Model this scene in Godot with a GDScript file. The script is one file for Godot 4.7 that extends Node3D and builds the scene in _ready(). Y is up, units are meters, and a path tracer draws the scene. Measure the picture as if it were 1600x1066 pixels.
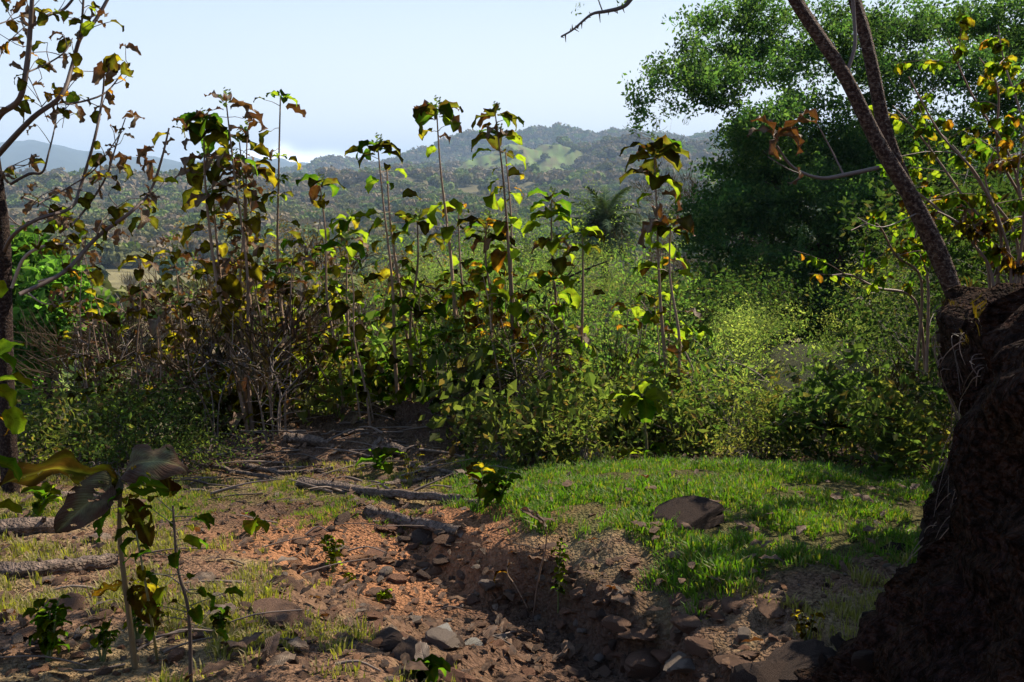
extends Node3D
# A thicket of broad-leaved saplings on a gullied hillside, seen against the light, with a wooded valley behind.

const FOCAL := 1388.0            # in pixels of a picture 1600 wide
const PITCH := -9.9              # degrees
const EYE := Vector3(0, 1.6, 0)

var rng := RandomNumberGenerator.new()
var lump := FastNoiseLite.new()
var fine := FastNoiseLite.new()
var patch := FastNoiseLite.new()
var ridge := FastNoiseLite.new()
var taken := {}
var M := {}                      # materials
var LEAF := {}                   # leaf meshes by state
var SPRAY := {}                  # leaf sprays by kind
var ROCKS := []
var DEADLEAF := []


# ------------------------------------------------------------------ mesh collector
class Shape:
	var v := PackedVector3Array()
	var c := PackedColorArray()
	var t := PackedVector2Array()
	var ix := PackedInt32Array()
	var smooth := true

	func tri(a: int, b: int, d: int) -> void:
		ix.append(a); ix.append(b); ix.append(d)

	func vert(p: Vector3, col: Color, uv := Vector2.ZERO) -> int:
		v.append(p); c.append(col); t.append(uv)
		return v.size() - 1

	# rows of equal length, laid as a sheet, its front towards (rows x columns), or the other way when flipped
	func sheet(first: int, rows: int, cols: int, closed := false, flip := false) -> void:
		for i in rows - 1:
			for j in (cols if closed else cols - 1):
				var a := first + i * cols + j
				var b := first + i * cols + (j + 1) % cols
				if flip:
					tri(a, a + cols, b)
					tri(b, a + cols, b + cols)
				else:
					tri(a, b, a + cols)
					tri(b, b + cols, a + cols)

	func tube(pts: Array, r: Array, sides: int, col: Color, rough := 0.0, seed_ := 0) -> void:
		var first := v.size()
		var n := pts.size()
		var side := Vector3.RIGHT
		var along := 0.0
		for i in n:
			var p: Vector3 = pts[i]
			var dir: Vector3 = (pts[mini(i + 1, n - 1)] - pts[maxi(i - 1, 0)]).normalized()
			if i > 0:
				along += p.distance_to(pts[i - 1])
			var x := side - dir * side.dot(dir)
			if x.length() < 0.1:
				x = dir.cross(Vector3.FORWARD)
			side = x.normalized()
			var y := dir.cross(side)
			for k in sides:
				var a := TAU * k / sides
				var w: float = r[i] * (1.0 + rough * sin(float(k * 7 + i * 13 + seed_ * 5) * 2.399))
				var shade := 1.0 + 0.5 * rough * sin(float(k * 3 + i * 5 + seed_) * 1.7)
				vert(p + (side * cos(a) + y * sin(a)) * w, Color(col.r * shade, col.g * shade, col.b * shade), Vector2(float(k) / sides, along))
		for i in n - 1:
			for k in sides:
				var a := first + i * sides + k
				var b := first + i * sides + (k + 1) % sides
				tri(a, a + sides, b)
				tri(b, a + sides, b + sides)
		for e in 2:
			var at: int = first + e * (n - 1) * sides
			var m := vert(pts[e * (n - 1)], col)
			for k in sides:
				if e == 0:
					tri(m, at + (k + 1) % sides, at + k)
				else:
					tri(m, at + k, at + (k + 1) % sides)

	func mesh() -> ArrayMesh:
		var a := []
		a.resize(Mesh.ARRAY_MAX)
		a[Mesh.ARRAY_VERTEX] = v
		a[Mesh.ARRAY_COLOR] = c
		a[Mesh.ARRAY_TEX_UV] = t
		a[Mesh.ARRAY_INDEX] = ix
		if smooth:
			var n := PackedVector3Array()
			n.resize(v.size())
			for i in range(0, ix.size(), 3):
				var p := ix[i]
				var q := ix[i + 1]
				var s := ix[i + 2]
				var f := (v[s] - v[p]).cross(v[q] - v[p])
				n[p] += f; n[q] += f; n[s] += f
			for i in n.size():
				n[i] = n[i].normalized()
			a[Mesh.ARRAY_NORMAL] = n
		var m := ArrayMesh.new()
		m.add_surface_from_arrays(Mesh.PRIMITIVE_TRIANGLES, a)
		return m


# ------------------------------------------------------------------ nodes
func numbered(called: String) -> String:
	taken[called] = taken.get(called, -1) + 1
	return called if taken[called] == 0 else "%s_%03d" % [called, taken[called]]


func tag(o: Node, label: String, category: String, group := "") -> Node:
	o.set_meta("label", label)
	o.set_meta("category", category)
	if group:
		o.set_meta("group", group)
	return o


func thing(called: String, label: String, category: String, at_: Vector3, group := "") -> Node3D:
	var o := Node3D.new()
	o.name = numbered(called)
	o.position = at_
	add_child(o)
	tag(o, label, category, group)
	return o


func obj(called: String, m: Mesh, mat: Material, parent: Node = null, xf := Transform3D()) -> MeshInstance3D:
	var o := MeshInstance3D.new()
	o.mesh = m
	o.material_override = mat
	o.transform = xf
	if parent == null:
		o.name = numbered(called)
		add_child(o)
	else:
		o.name = called
		parent.add_child(o, true)
	return o


func scatter(called: String, m: Mesh, mat: Material, parent: Node, where: Array, tint: Array) -> MultiMeshInstance3D:
	var mm := MultiMesh.new()
	mm.transform_format = MultiMesh.TRANSFORM_3D
	mm.use_colors = true
	mm.mesh = m
	mm.instance_count = where.size()
	for i in where.size():
		mm.set_instance_transform(i, where[i])
		mm.set_instance_color(i, tint[i])
	var o := MultiMeshInstance3D.new()
	o.multimesh = mm
	o.material_override = mat
	o.set_meta("kind", "stuff")
	if parent == null:
		o.name = numbered(called)
		add_child(o)
	else:
		o.name = called
		parent.add_child(o, true)
	return o


# ------------------------------------------------------------------ where things stand
func look(x: float, y: float) -> Vector3:
	return Vector3((x - 800) / FOCAL, (533 - y) / FOCAL, -1).rotated(Vector3.RIGHT, deg_to_rad(PITCH))


func at(x: float, y: float, d: float) -> Vector3:
	var k := look(x, y)
	return EYE + k * (d / -k.z)


func on(x: float, y: float) -> Vector3:                    # the spot of the ground in that direction
	var k := look(x, y)
	var t := 0.8
	while t < 60.0:
		var p := EYE + k * t
		if p.y < near_ground(p.x, -p.z):
			break
		t += 0.04
	return EYE + k * (t - 0.02)


func foot(x: float, d: float) -> Vector3:                  # the ground at that distance in that direction
	var p := at(x, 640, d)
	p.y = near_ground(p.x, d)
	return p


func rise(y: float) -> float:                              # slope of the line of sight at that height of the picture
	return tan(atan((533 - y) / FOCAL) + deg_to_rad(PITCH))


func step(a: float, b: float, x: float) -> float:
	return smoothstep(a, b, x)


const GULLY := [Vector3(-1.35, 5.35, 0.04), Vector3(-0.9, 4.95, 0.14), Vector3(-0.32, 4.1, 0.3), Vector3(0.14, 3.62, 0.36), Vector3(0.45, 2.9, 0.34), Vector3(0.6, 1.9, 0.3), Vector3(0.6, 0.2, 0.2)]


func gully(x: float, d: float) -> Vector3:                 # (distance to its line, which side, depth)
	var best := Vector3(99, 1, 0)
	var p := Vector2(x, d)
	for i in GULLY.size() - 1:
		var a := Vector2(GULLY[i].x, GULLY[i].y)
		var b := Vector2(GULLY[i + 1].x, GULLY[i + 1].y)
		var t := clampf((p - a).dot(b - a) / (b - a).length_squared(), 0, 1)
		var q := a.lerp(b, t)
		var l := p.distance_to(q)
		if l < best.x:
			best = Vector3(l, signf((b - a).cross(p - a)), lerpf(GULLY[i].z, GULLY[i + 1].z, t))
	return best


func near_ground(x: float, d: float) -> float:
	var edge := lerpf(9.4, 7.4, step(-0.6, 0.9, x))
	edge = lerpf(edge, 9.0, step(2.0, 6.0, x))
	var h := -0.18 * (minf(d, edge) - 3.0)
	if d > edge:
		var q := d - edge
		h -= 0.18 * q + 0.24 * q * q / (q + 1.5) * 0.9
	h += 0.2 * exp(-((x - 1.2) * (x - 1.2) / 2.2 + (d - 5.6) * (d - 5.6) / 2.4))
	h += (0.5 + 0.6 * lump.get_noise_2d(x * 90 + 300, d * 90)) * exp(-((x + 0.9) * (x + 0.9) / 2.6 + (d - 8.3) * (d - 8.3) / 0.9))
	if d < 7.0 and absf(x) < 4.0:
		var g := gully(x, d)
		var w := g.x + 0.16 * lump.get_noise_2d(x * 110, d * 110) + 0.09 * lump.get_noise_2d(x * 330, d * 330)
		if g.y < 0:
			h -= 1.1 * g.z * (1.0 - step(0.05, 1.0, w))
		else:
			h -= 1.1 * g.z * (1.0 - 0.75 * step(0.24, 0.44, w) - 0.25 * step(0.4, 0.75, w))
	var rough := 0.05 * lump.get_noise_2d(x * 60, d * 60) + 0.022 * lump.get_noise_2d(x * 240, d * 240)
	if d < 12:
		rough += 0.009 * fine.get_noise_2d(x * 900, d * 900)
	return h + rough


const RANGE := [
	[800.0, "-600:338 0:336 200:330 400:328 500:334 600:330 700:322 800:330 2200:330"],
	[1150.0, "-600:297 0:297 150:294 260:291 350:298 500:300 600:287 700:291 800:292 900:289 1050:285 1600:288 2200:290"],
	[1350.0, "-600:302 0:302 500:303 600:292 700:287 800:284 900:284 1050:282 1600:292 2200:295"],
	[1700.0, "-600:304 400:304 560:294 640:280 740:262 800:247 870:237 915:245 960:229 1040:238 1100:246 1200:252 1600:270 2200:290"],
	[2400.0, "-600:302 500:298 700:285 900:280 1600:285 2200:292"],
	[2800.0, "-600:299 380:294 430:281 480:265 520:261 560:268 620:262 660:250 700:234 760:222 830:216 880:206 960:205 1010:214 1080:211 1160:208 1300:215 1600:235 2200:270"],
	[3500.0, "-600:293 400:292 900:285 1600:290 2200:292"],
	[4400.0, "-600:281 300:280 450:283 700:288 2200:288"],
	[5300.0, "-600:286 2200:288"],
	[8000.0, "-600:222 -200:240 0:234 75:229 150:242 280:254 400:249 470:256 540:268 640:284 900:288 2200:286"],
	[9800.0, "-600:292 2200:292"]]
var ranges := []


func far_ground(x: float, r: float) -> float:              # x: the direction, as a column of the picture
	if r < 400.0:
		var steps := [[30.0, -8.6], [60.0, -13.0], [120.0, -18.5], [280.0, -31.0], [400.0, -31.5]]
		for i in 4:
			if r < steps[i + 1][0]:
				return lerpf(steps[i][1], steps[i + 1][1], step(0, 1, (r - steps[i][0]) / (steps[i + 1][0] - steps[i][0])) * 0.5 + 0.5 * (r - steps[i][0]) / (steps[i + 1][0] - steps[i][0]))
	if ranges.is_empty():
		for a in RANGE:
			var k := []
			for s in a[1].split(" "):
				k.append([float(s.split(":")[0]), 1.6 + a[0] * rise(float(s.split(":")[1]))])
			ranges.append([a[0], k])
	var was := [400.0, -31.5]
	for a in ranges:
		var h := 0.0
		var k: Array = a[1]
		for i in k.size() - 1:
			if x <= k[i + 1][0] or i == k.size() - 2:
				var t := clampf((x - k[i][0]) / (k[i + 1][0] - k[i][0]), 0, 1)
				h = lerpf(k[i][1], k[i + 1][1], t * t * (3 - 2 * t) * 0.6 + 0.4 * t)
				break
		if r <= a[0]:
			var t := log(r / was[0]) / log(a[0] / was[0])
			return lerpf(was[1], h, t * t * (3 - 2 * t) * 0.7 + 0.3 * t)
		was = [a[0], h]
	return was[1]


func column_of(x: float, d: float) -> float:
	var az := atan2(x, d)
	return 800 + FOCAL * tan(clampf(az, -0.8, 0.8)) if absf(az) < 1.57 else (2200.0 if az > 0 else -600.0)


func shelf(x: float, d: float, r: float) -> float:         # the gentler ground under the great tree
	if d < 1.0 or r < 9.0 or r > 150.0:
		return 0.0
	return 3.2 * step(950, 1230, column_of(x, d)) * step(9, 22, r) * step(150, 60, r)


func ground(x: float, d: float) -> float:
	var r := sqrt(x * x + d * d)
	var near := 0.0
	if r < 45.0:
		near = near_ground(x, d) if d > 0.2 else near_ground(x, 0.2) + 0.3 * (0.2 - d) * step(0.2, -3.0, d)
		if r < 24.0:
			return near + shelf(x, d, r)
	var far := far_ground(column_of(x, d), r)
	far += minf(r, 700.0) * 0.006 * ridge.get_noise_2d(x * 1.2, d * 1.2) * step(30, 200, r)
	if r > 600:
		far += 26.0 * absf(ridge.get_noise_2d(x * 0.7 + 90, d * 0.7)) * step(900, 1300, r) * step(2300, 1800, r)
		far += minf(r, 3500.0) * 0.014 * ridge.get_noise_2d(x * 0.32, d * 0.32) * step(600, 1000, r)
		far += minf(r, 5000.0) * 0.004 * (ridge.get_noise_2d(x * 0.11 + 700, d * 0.11)) * step(1500, 3000, r)
		far += step(5300, 7000, r) * 40.0 * ridge.get_noise_2d(x * 0.05 + 300, d * 0.05)
	if d < 0.0:                                            # the hillside goes on rising behind
		far = lerpf(far, minf(4.0 + 0.12 * r, 60.0), step(0.1, 0.6, -d / r))
	var both := lerpf(near, far, step(24, 44, r)) if r < 45 else far
	return both + shelf(x, d, r)


# how wooded the land is, 0 meadow to 1 forest
func wooded(x: float, d: float) -> float:
	var r := sqrt(x * x + d * d)
	var col := column_of(x, d)
	var w := 0.55 + 0.75 * patch.get_noise_2d(x * 0.55, d * 0.55) + 0.35 * patch.get_noise_2d(x * 2.4, d * 2.4)
	if r > 210 and r < 420:                                # the meadow on the valley floor
		w -= 0.95 * step(420, 330, col) * step(90, 190, col) * step(210, 250, r) * step(420, 360, r)
	if r > 1300 and r < 1800:                              # the grassy hill
		w -= (0.75 + 1.1 * patch.get_noise_2d(x * 1.5, d * 1.5)) * step(660, 780, col) * step(920, 860, col) * step(1300, 1420, r)
		w += 0.8 * step(900, 940, col)
	if r > 2200:
		w += 0.5
	if r > 420 and r < 1300:
		w += 0.1
	return clampf(w, 0, 1)


# ------------------------------------------------------------------ materials
func noise_texture(freq: float, oct: int, lo: Color, mid: Color, hi: Color, size := 512, seed_ := 1, cell := false) -> NoiseTexture2D:
	var n := FastNoiseLite.new()
	n.noise_type = FastNoiseLite.TYPE_CELLULAR if cell else FastNoiseLite.TYPE_SIMPLEX_SMOOTH
	n.frequency = freq
	n.fractal_octaves = oct
	n.seed = seed_
	var g := Gradient.new()
	g.offsets = PackedFloat32Array([0.25, 0.5, 0.75])
	g.colors = PackedColorArray([lo, mid, hi])
	var t := NoiseTexture2D.new()
	t.width = size
	t.height = size
	t.seamless = true
	t.noise = n
	t.color_ramp = g
	return t


func grey(v: float) -> Color:
	return Color(v, v, v)


func matte(rough: float, back := 0.0, back_color := Color(1, 1, 1)) -> StandardMaterial3D:
	var m := StandardMaterial3D.new()
	m.vertex_color_use_as_albedo = true
	m.roughness = rough
	m.metallic_specular = 0.35
	if back > 0:
		m.backlight_enabled = true
		m.backlight = Color(back_color.r * back, back_color.g * back, back_color.b * back)
	m.cull_mode = BaseMaterial3D.CULL_DISABLED
	return m


func triplanar(m: StandardMaterial3D, scale_: float, albedo: Texture2D, bump: Texture2D, high: float, world := true) -> StandardMaterial3D:
	m.uv1_triplanar = true
	m.uv1_world_triplanar = world
	m.uv1_scale = Vector3.ONE * scale_
	if albedo:
		m.albedo_texture = albedo
	if bump:
		m.heightmap_enabled = true
		m.heightmap_texture = bump
		m.heightmap_scale = high
	return m


func vein_texture() -> Array:                              # midrib, side veins, crinkle between them: (colour factor, relief)
	var w := 128
	var h := 256
	var im := Image.create(w, h, false, Image.FORMAT_RGB8)
	var re := Image.create(w, h, false, Image.FORMAT_RGB8)
	for y in h:
		for x in w:
			var s: float = (x + 0.5) / w * 2 - 1
			var u: float = (y + 0.5) / h
			var q := fposmod((u - 0.32 * absf(s)) * 11.0, 1.0)
			var vein := maxf(step(0.12, 0.0, absf(q - 0.5) * (0.6 + absf(s))), step(0.06, 0.02, absf(s)))
			var net := 0.5 + 0.5 * fine.get_noise_2d(x * 9.0, y * 6.0)
			var spot := step(0.25, 0.5, lump.get_noise_2d(x * 1.1 + 40, y * 0.8))
			var k := 0.88 + 0.1 * net + 0.1 * vein - 0.16 * spot
			im.set_pixel(x, y, grey(clampf(k, 0, 1)))
			re.set_pixel(x, y, grey(clampf(0.55 + 0.45 * sin(q * PI) * 0.8 - 0.4 * vein + 0.15 * net, 0, 1)))
	return [ImageTexture.create_from_image(im), ImageTexture.create_from_image(re)]


func make_materials() -> void:
	var grain := noise_texture(0.035, 5, grey(0.66), grey(0.88), grey(1.0), 512, 3)
	var rough := noise_texture(0.05, 5, grey(0.0), grey(0.5), grey(1.0), 512, 9)
	var cells := noise_texture(0.05, 3, grey(0.0), grey(0.5), grey(1.0), 512, 5, true)
	M.soil = triplanar(matte(0.95), 1.7, grain, rough, 1.6)
	M.soil.metallic_specular = 0.15
	M.rock = triplanar(matte(0.85), 3.0, noise_texture(0.03, 5, grey(0.62), grey(0.9), grey(1.0), 512, 21), rough, 0.9, false)
	M.rock.metallic_specular = 0.25
	M.bank = triplanar(matte(0.96), 1.6, noise_texture(0.03, 5, grey(0.4), grey(0.75), grey(1.0), 512, 31), rough, 3.5)
	M.bank.metallic_specular = 0.12
	M.wood = triplanar(matte(0.85), 2.2, noise_texture(0.04, 4, grey(0.5), grey(0.8), grey(1.0), 256, 41), rough, 1.2, false)
	M.bark = triplanar(matte(0.9), 4.0, noise_texture(0.022, 4, Color(0.36, 0.28, 0.25), Color(0.6, 0.48, 0.42), Color(1, 1, 0.96), 512, 51), rough, 1.0)
	M.stem = matte(0.6)
	var veins := vein_texture()
	M.leaf = matte(0.42, 1.35, Color(0.98, 1.0, 0.5))
	M.leaf.albedo_texture = veins[0]
	M.leaf.heightmap_enabled = true
	M.leaf.heightmap_texture = veins[1]
	M.leaf.heightmap_scale = 0.6
	M.leaf.metallic_specular = 0.55
	M.thick = matte(0.68, 0.3, Color(0.9, 1.0, 0.5))
	M.thick.metallic_specular = 0.2
	M.thick.albedo_texture = veins[0]
	M.thick.heightmap_enabled = true
	M.thick.heightmap_texture = veins[1]
	M.thick.heightmap_scale = 0.5
	M.dry = matte(0.55, 0.7, Color(1.0, 0.8, 0.45))
	M.dry.albedo_texture = veins[0]
	M.dry.heightmap_enabled = true
	M.dry.heightmap_texture = veins[1]
	M.dry.heightmap_scale = 0.8
	M.small = matte(0.62, 1.2, Color(0.95, 1.0, 0.68))
	M.small.metallic_specular = 0.2
	M.grass = matte(0.55, 1.1, Color(0.9, 1.0, 0.4))
	M.far = matte(0.95, 0.6, Color(0.95, 1.0, 0.6))
	M.far.metallic_specular = 0.1


# ------------------------------------------------------------------ leaves
const TONE := {
	"green": [Color(0.085, 0.19, 0.03), Color(0.06, 0.14, 0.025), 0.1],
	"mottled": [Color(0.13, 0.115, 0.025), Color(0.045, 0.04, 0.02), 0.8],
	"sage": [Color(0.125, 0.125, 0.06), Color(0.08, 0.06, 0.035), 0.75],
	"lime": [Color(0.29, 0.38, 0.06), Color(0.18, 0.28, 0.04), 0.3],
	"yellow": [Color(0.46, 0.35, 0.05), Color(0.3, 0.27, 0.04), 0.6],
	"orange": [Color(0.50, 0.24, 0.04), Color(0.34, 0.12, 0.03), 0.55],
	"olive": [Color(0.115, 0.125, 0.03), Color(0.06, 0.065, 0.022), 0.6],
	"brown": [Color(0.25, 0.15, 0.09), Color(0.15, 0.09, 0.055), 0.25],
	"pale": [Color(0.33, 0.25, 0.18), Color(0.2, 0.14, 0.1), 0.35]}
const SCORCH := Color(0.075, 0.038, 0.024)


# a leaf along +z, its upper side +y, of length 1 and the given width: bend and fold in radians
func leaf_shape(state: String, seed_: int, nl := 8, nw := 4, wide := 0.58, bend := 1.2, fold := 0.25, wave := 0.05, curl := 0.0, ragged := 0.08) -> ArrayMesh:
	var s := Shape.new()
	var k := RandomNumberGenerator.new()
	k.seed = seed_
	var a: Color = TONE[state][0]
	var b: Color = TONE[state][1]
	var scorch: float = TONE[state][2]
	var p := Vector3.ZERO
	var off := k.randf() * 100.0
	var tilt := k.randf_range(-0.2, 0.2)
	for i in nl + 1:
		var u := float(i) / nl
		var ang := 0.35 - bend * pow(u, 1.25) + 0.12 * sin(u * 9 + off)
		var fwd := Vector3(sin(tilt * u), sin(ang), cos(ang))
		if i > 0:
			p += fwd / nl
		var up := Vector3(0, cos(ang), -sin(ang))
		var half := wide * 0.5 * pow(maxf(sin(PI * pow(u, 0.82)), 0.0), 0.62) + 0.006
		if u < 0.1:
			half *= u / 0.1
			half = maxf(half, 0.012)
		for j in nw + 1:
			var q := float(j) / nw * 2 - 1
			var e := absf(q)
			var w := half * (1.0 - (ragged * (0.5 + 0.5 * sin(u * 23.0 + off + q) + 0.6 * fine.get_noise_2d(u * 500.0, off * 40.0 + q * 90.0)) if e > 0.9 else 0.0))
			var roll := curl * e * e
			var side := sin(roll + 0.001) / (roll + 0.001)
			var lift := fold * e * half - curl * e * e * half * 0.6 + wave * e * sin(u * 17 + off + (2.0 if q > 0 else 0.0)) + 0.022 * fine.get_noise_2d(u * 320.0 + off, q * 90.0)
			var n := fine.get_noise_2d(q * 130 + off * 30, u * 260 + off)
			var m := step(-0.25, 0.25, n)
			var col := a.lerp(b, m)
			var burn := step(0.35, 0.8, scorch * (0.55 + 0.6 * e * e + 0.3 * u) + 0.85 * lump.get_noise_2d(q * 90 + off * 20, u * 170 + off * 7))
			col = col.lerp(SCORCH, burn * 0.9)
			if e < 0.1:
				col = col.lerp(Color(0.3, 0.28, 0.12), 0.3)
			s.vert(p + Vector3.RIGHT * q * w * side + up * lift, col, Vector2(q * 0.5 + 0.5, u))
	s.sheet(0, nl + 1, nw + 1)
	if nl > 15:                                            # holes that insects and scorch have left
		var kept := PackedInt32Array()
		for i in range(0, s.ix.size(), 3):
			var uv := s.t[s.ix[i]]
			if lump.get_noise_2d(uv.x * 260 + off * 50, uv.y * 520 + off) < 0.42 or uv.y < 0.12:
				kept.append(s.ix[i]); kept.append(s.ix[i + 1]); kept.append(s.ix[i + 2])
		s.ix = kept
	return s.mesh()


func make_leaves() -> void:
	for state in TONE:
		LEAF[state] = []
		for i in 6:
			var dead: bool = state == "brown" or state == "pale"
			LEAF[state].append(leaf_shape(state, 100 + i * 17 + state.length(), 8, 4, rng.randf_range(0.34, 0.5) if dead else rng.randf_range(0.52, 0.68),
				rng.randf_range(1.1, 2.3), rng.randf_range(0.5, 1.1) if dead else rng.randf_range(0.1, 0.55), 0.09 if dead else 0.045, 0.5 if dead else 0.1, 0.35 if dead else 0.16))
	for i in 5:
		DEADLEAF.append(leaf_shape("brown" if i < 3 else "pale", 900 + i, 5, 3, 0.5, rng.randf_range(0.4, 0.95), 0.4, 0.05, 0.6, 0.2))


func pick(mix: String) -> String:                          # "green*3 lime*2": one word of it by weight
	var all := []
	for w in mix.split(" "):
		var q := w.split("*")
		for i in (int(q[1]) if q.size() > 1 else 1):
			all.append(q[0])
	return all[rng.randi() % all.size()]


# basis with z along a direction and y as near to up as it goes, turned about z
func facing(dir: Vector3, roll := 0.0) -> Basis:
	var z := dir.normalized()
	var x := Vector3.UP.cross(z)
	if x.length() < 0.05:
		x = Vector3.RIGHT
	x = x.normalized()
	return Basis(x, z.cross(x), z).rotated(z, roll)


func leaf_on(parent: Node, p: Vector3, dir: Vector3, size: float, state: String, roll := 0.0) -> void:
	var list: Array = LEAF[state]
	obj("leaf", list[rng.randi() % list.size()], M.dry if state in ["brown", "pale"] else M.leaf, parent, Transform3D(facing(dir, roll).scaled(Vector3.ONE * size), p))


# a spray: small leaves round a twig along +z
func spray_shape(seed_: int, count: int, size: float, length: float, spread: float, cols: Array, wide := 0.45, fold := 0.35) -> ArrayMesh:
	var s := Shape.new()
	s.smooth = false
	var k := RandomNumberGenerator.new()
	k.seed = seed_
	for i in count:
		var u := (i + 0.5) / count
		var p := Vector3(k.randfn(0, spread * 0.4), k.randfn(0, spread * 0.4), u * length)
		var a := k.randf() * TAU
		var dir := Vector3(cos(a), sin(a) * 0.6 + 0.1, k.randf_range(-0.1, 0.9)).normalized()
		var l := size * k.randf_range(0.6, 1.25)
		var b := facing(dir, k.randf_range(-0.7, 0.7))
		var c: Color = cols[k.randi() % cols.size()]
		var f := k.randf_range(0.8, 1.2)
		c = Color(c.r * f, c.g * f, c.b * f)
		var w := l * wide * 0.5
		var o := s.v.size()
		s.vert(p, c)
		s.vert(p + b * Vector3(-w, fold * w, l * 0.5), c)
		s.vert(p + b * Vector3(0, 0, l), c)
		s.vert(p + b * Vector3(w, fold * w, l * 0.5), c)
		s.tri(o, o + 1, o + 2)
		s.tri(o, o + 2, o + 3)
	return s.mesh()


func make_sprays() -> void:
	var g := [Color(0.12, 0.185, 0.07), Color(0.09, 0.15, 0.055), Color(0.16, 0.23, 0.08), Color(0.13, 0.2, 0.07), Color(0.16, 0.14, 0.075)]
	var l := [Color(0.2, 0.26, 0.1), Color(0.155, 0.22, 0.08), Color(0.26, 0.3, 0.13)]
	var y := [Color(0.19, 0.235, 0.085), Color(0.14, 0.185, 0.065), Color(0.2, 0.25, 0.08), Color(0.16, 0.22, 0.07), Color(0.22, 0.18, 0.08)]
	var d := [Color(0.075, 0.155, 0.06), Color(0.058, 0.122, 0.05), Color(0.11, 0.19, 0.065)]
	SPRAY.shrub = spray_shape(1, 26, 0.055, 0.32, 0.13, g)
	SPRAY.shrub_lime = spray_shape(2, 26, 0.06, 0.34, 0.13, y)
	SPRAY.shrub_bold = spray_shape(8, 16, 0.11, 0.36, 0.15, g, 0.5)
	SPRAY.feather = spray_shape(3, 46, 0.035, 0.45, 0.16, l, 0.4)
	SPRAY.bush = spray_shape(4, 22, 0.19, 0.5, 0.3, [Color(0.09, 0.19, 0.045), Color(0.065, 0.14, 0.035), Color(0.12, 0.23, 0.05)], 0.6)
	SPRAY.great = spray_shape(5, 34, 0.125, 0.5, 0.26, d, 0.5)
	SPRAY.sapling = spray_shape(6, 12, 0.05, 0.12, 0.05, l, 0.5)
	SPRAY.valley = spray_shape(7, 40, 0.55, 1.4, 0.8, d, 0.7)
	SPRAY.twig = twigs_shape(11, 9, 0.5, Color(0.2, 0.15, 0.12))
	SPRAY.shrub_brown = spray_shape(12, 18, 0.08, 0.36, 0.16, [Color(0.2, 0.13, 0.07), Color(0.11, 0.09, 0.04), Color(0.28, 0.22, 0.07)], 0.5, 0.6)


func twigs_shape(seed_: int, count: int, length: float, col: Color) -> ArrayMesh:
	var s := Shape.new()
	s.smooth = false
	var k := RandomNumberGenerator.new()
	k.seed = seed_
	for i in count:
		var a := Vector3(k.randfn(0, 0.06), k.randfn(0, 0.06), k.randf() * length * 0.4)
		var b := a + Vector3(k.randfn(0, 0.2), k.randfn(0, 0.2), k.randf_range(0.4, 1.0)) * length * 0.7
		s.tube([a, (a + b) / 2 + Vector3(k.randfn(0, 0.02), k.randfn(0, 0.02), 0), b], [0.006, 0.004, 0.002], 3, col)
	return s.mesh()


# ------------------------------------------------------------------ plants
func curve(pts: Array, per := 4) -> Array:                 # a smooth line through the points
	var out := []
	var n := pts.size()
	for i in n - 1:
		var a: Vector3 = pts[maxi(i - 1, 0)]
		var b: Vector3 = pts[i]
		var c: Vector3 = pts[i + 1]
		var d: Vector3 = pts[mini(i + 2, n - 1)]
		for k in per:
			out.append(b.cubic_interpolate(c, a, d, float(k) / per))
	out.append(pts[n - 1])
	return out


func taper(n: int, a: float, b: float) -> Array:
	var out := []
	for i in n:
		out.append(lerpf(a, b, float(i) / maxi(n - 1, 1)))
	return out


func stick(called: String, pts: Array, a: float, b: float, sides: int, col: Color, mat: Material, parent: Node, rough := 0.06, per := 4) -> MeshInstance3D:
	var s := Shape.new()
	var line := curve(pts, per) if per > 1 else pts
	s.tube(line, taper(line.size(), a, b), sides, col, rough, pts.size() + int(a * 999))
	return obj(called, s.mesh(), mat, parent)


func along(line: Array, t: float) -> Vector3:
	var f := clampf(t, 0, 1) * (line.size() - 1)
	var i := mini(int(f), line.size() - 2)
	return line[i].lerp(line[i + 1], f - i)


const STEM := Color(0.2, 0.135, 0.095)


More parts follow.
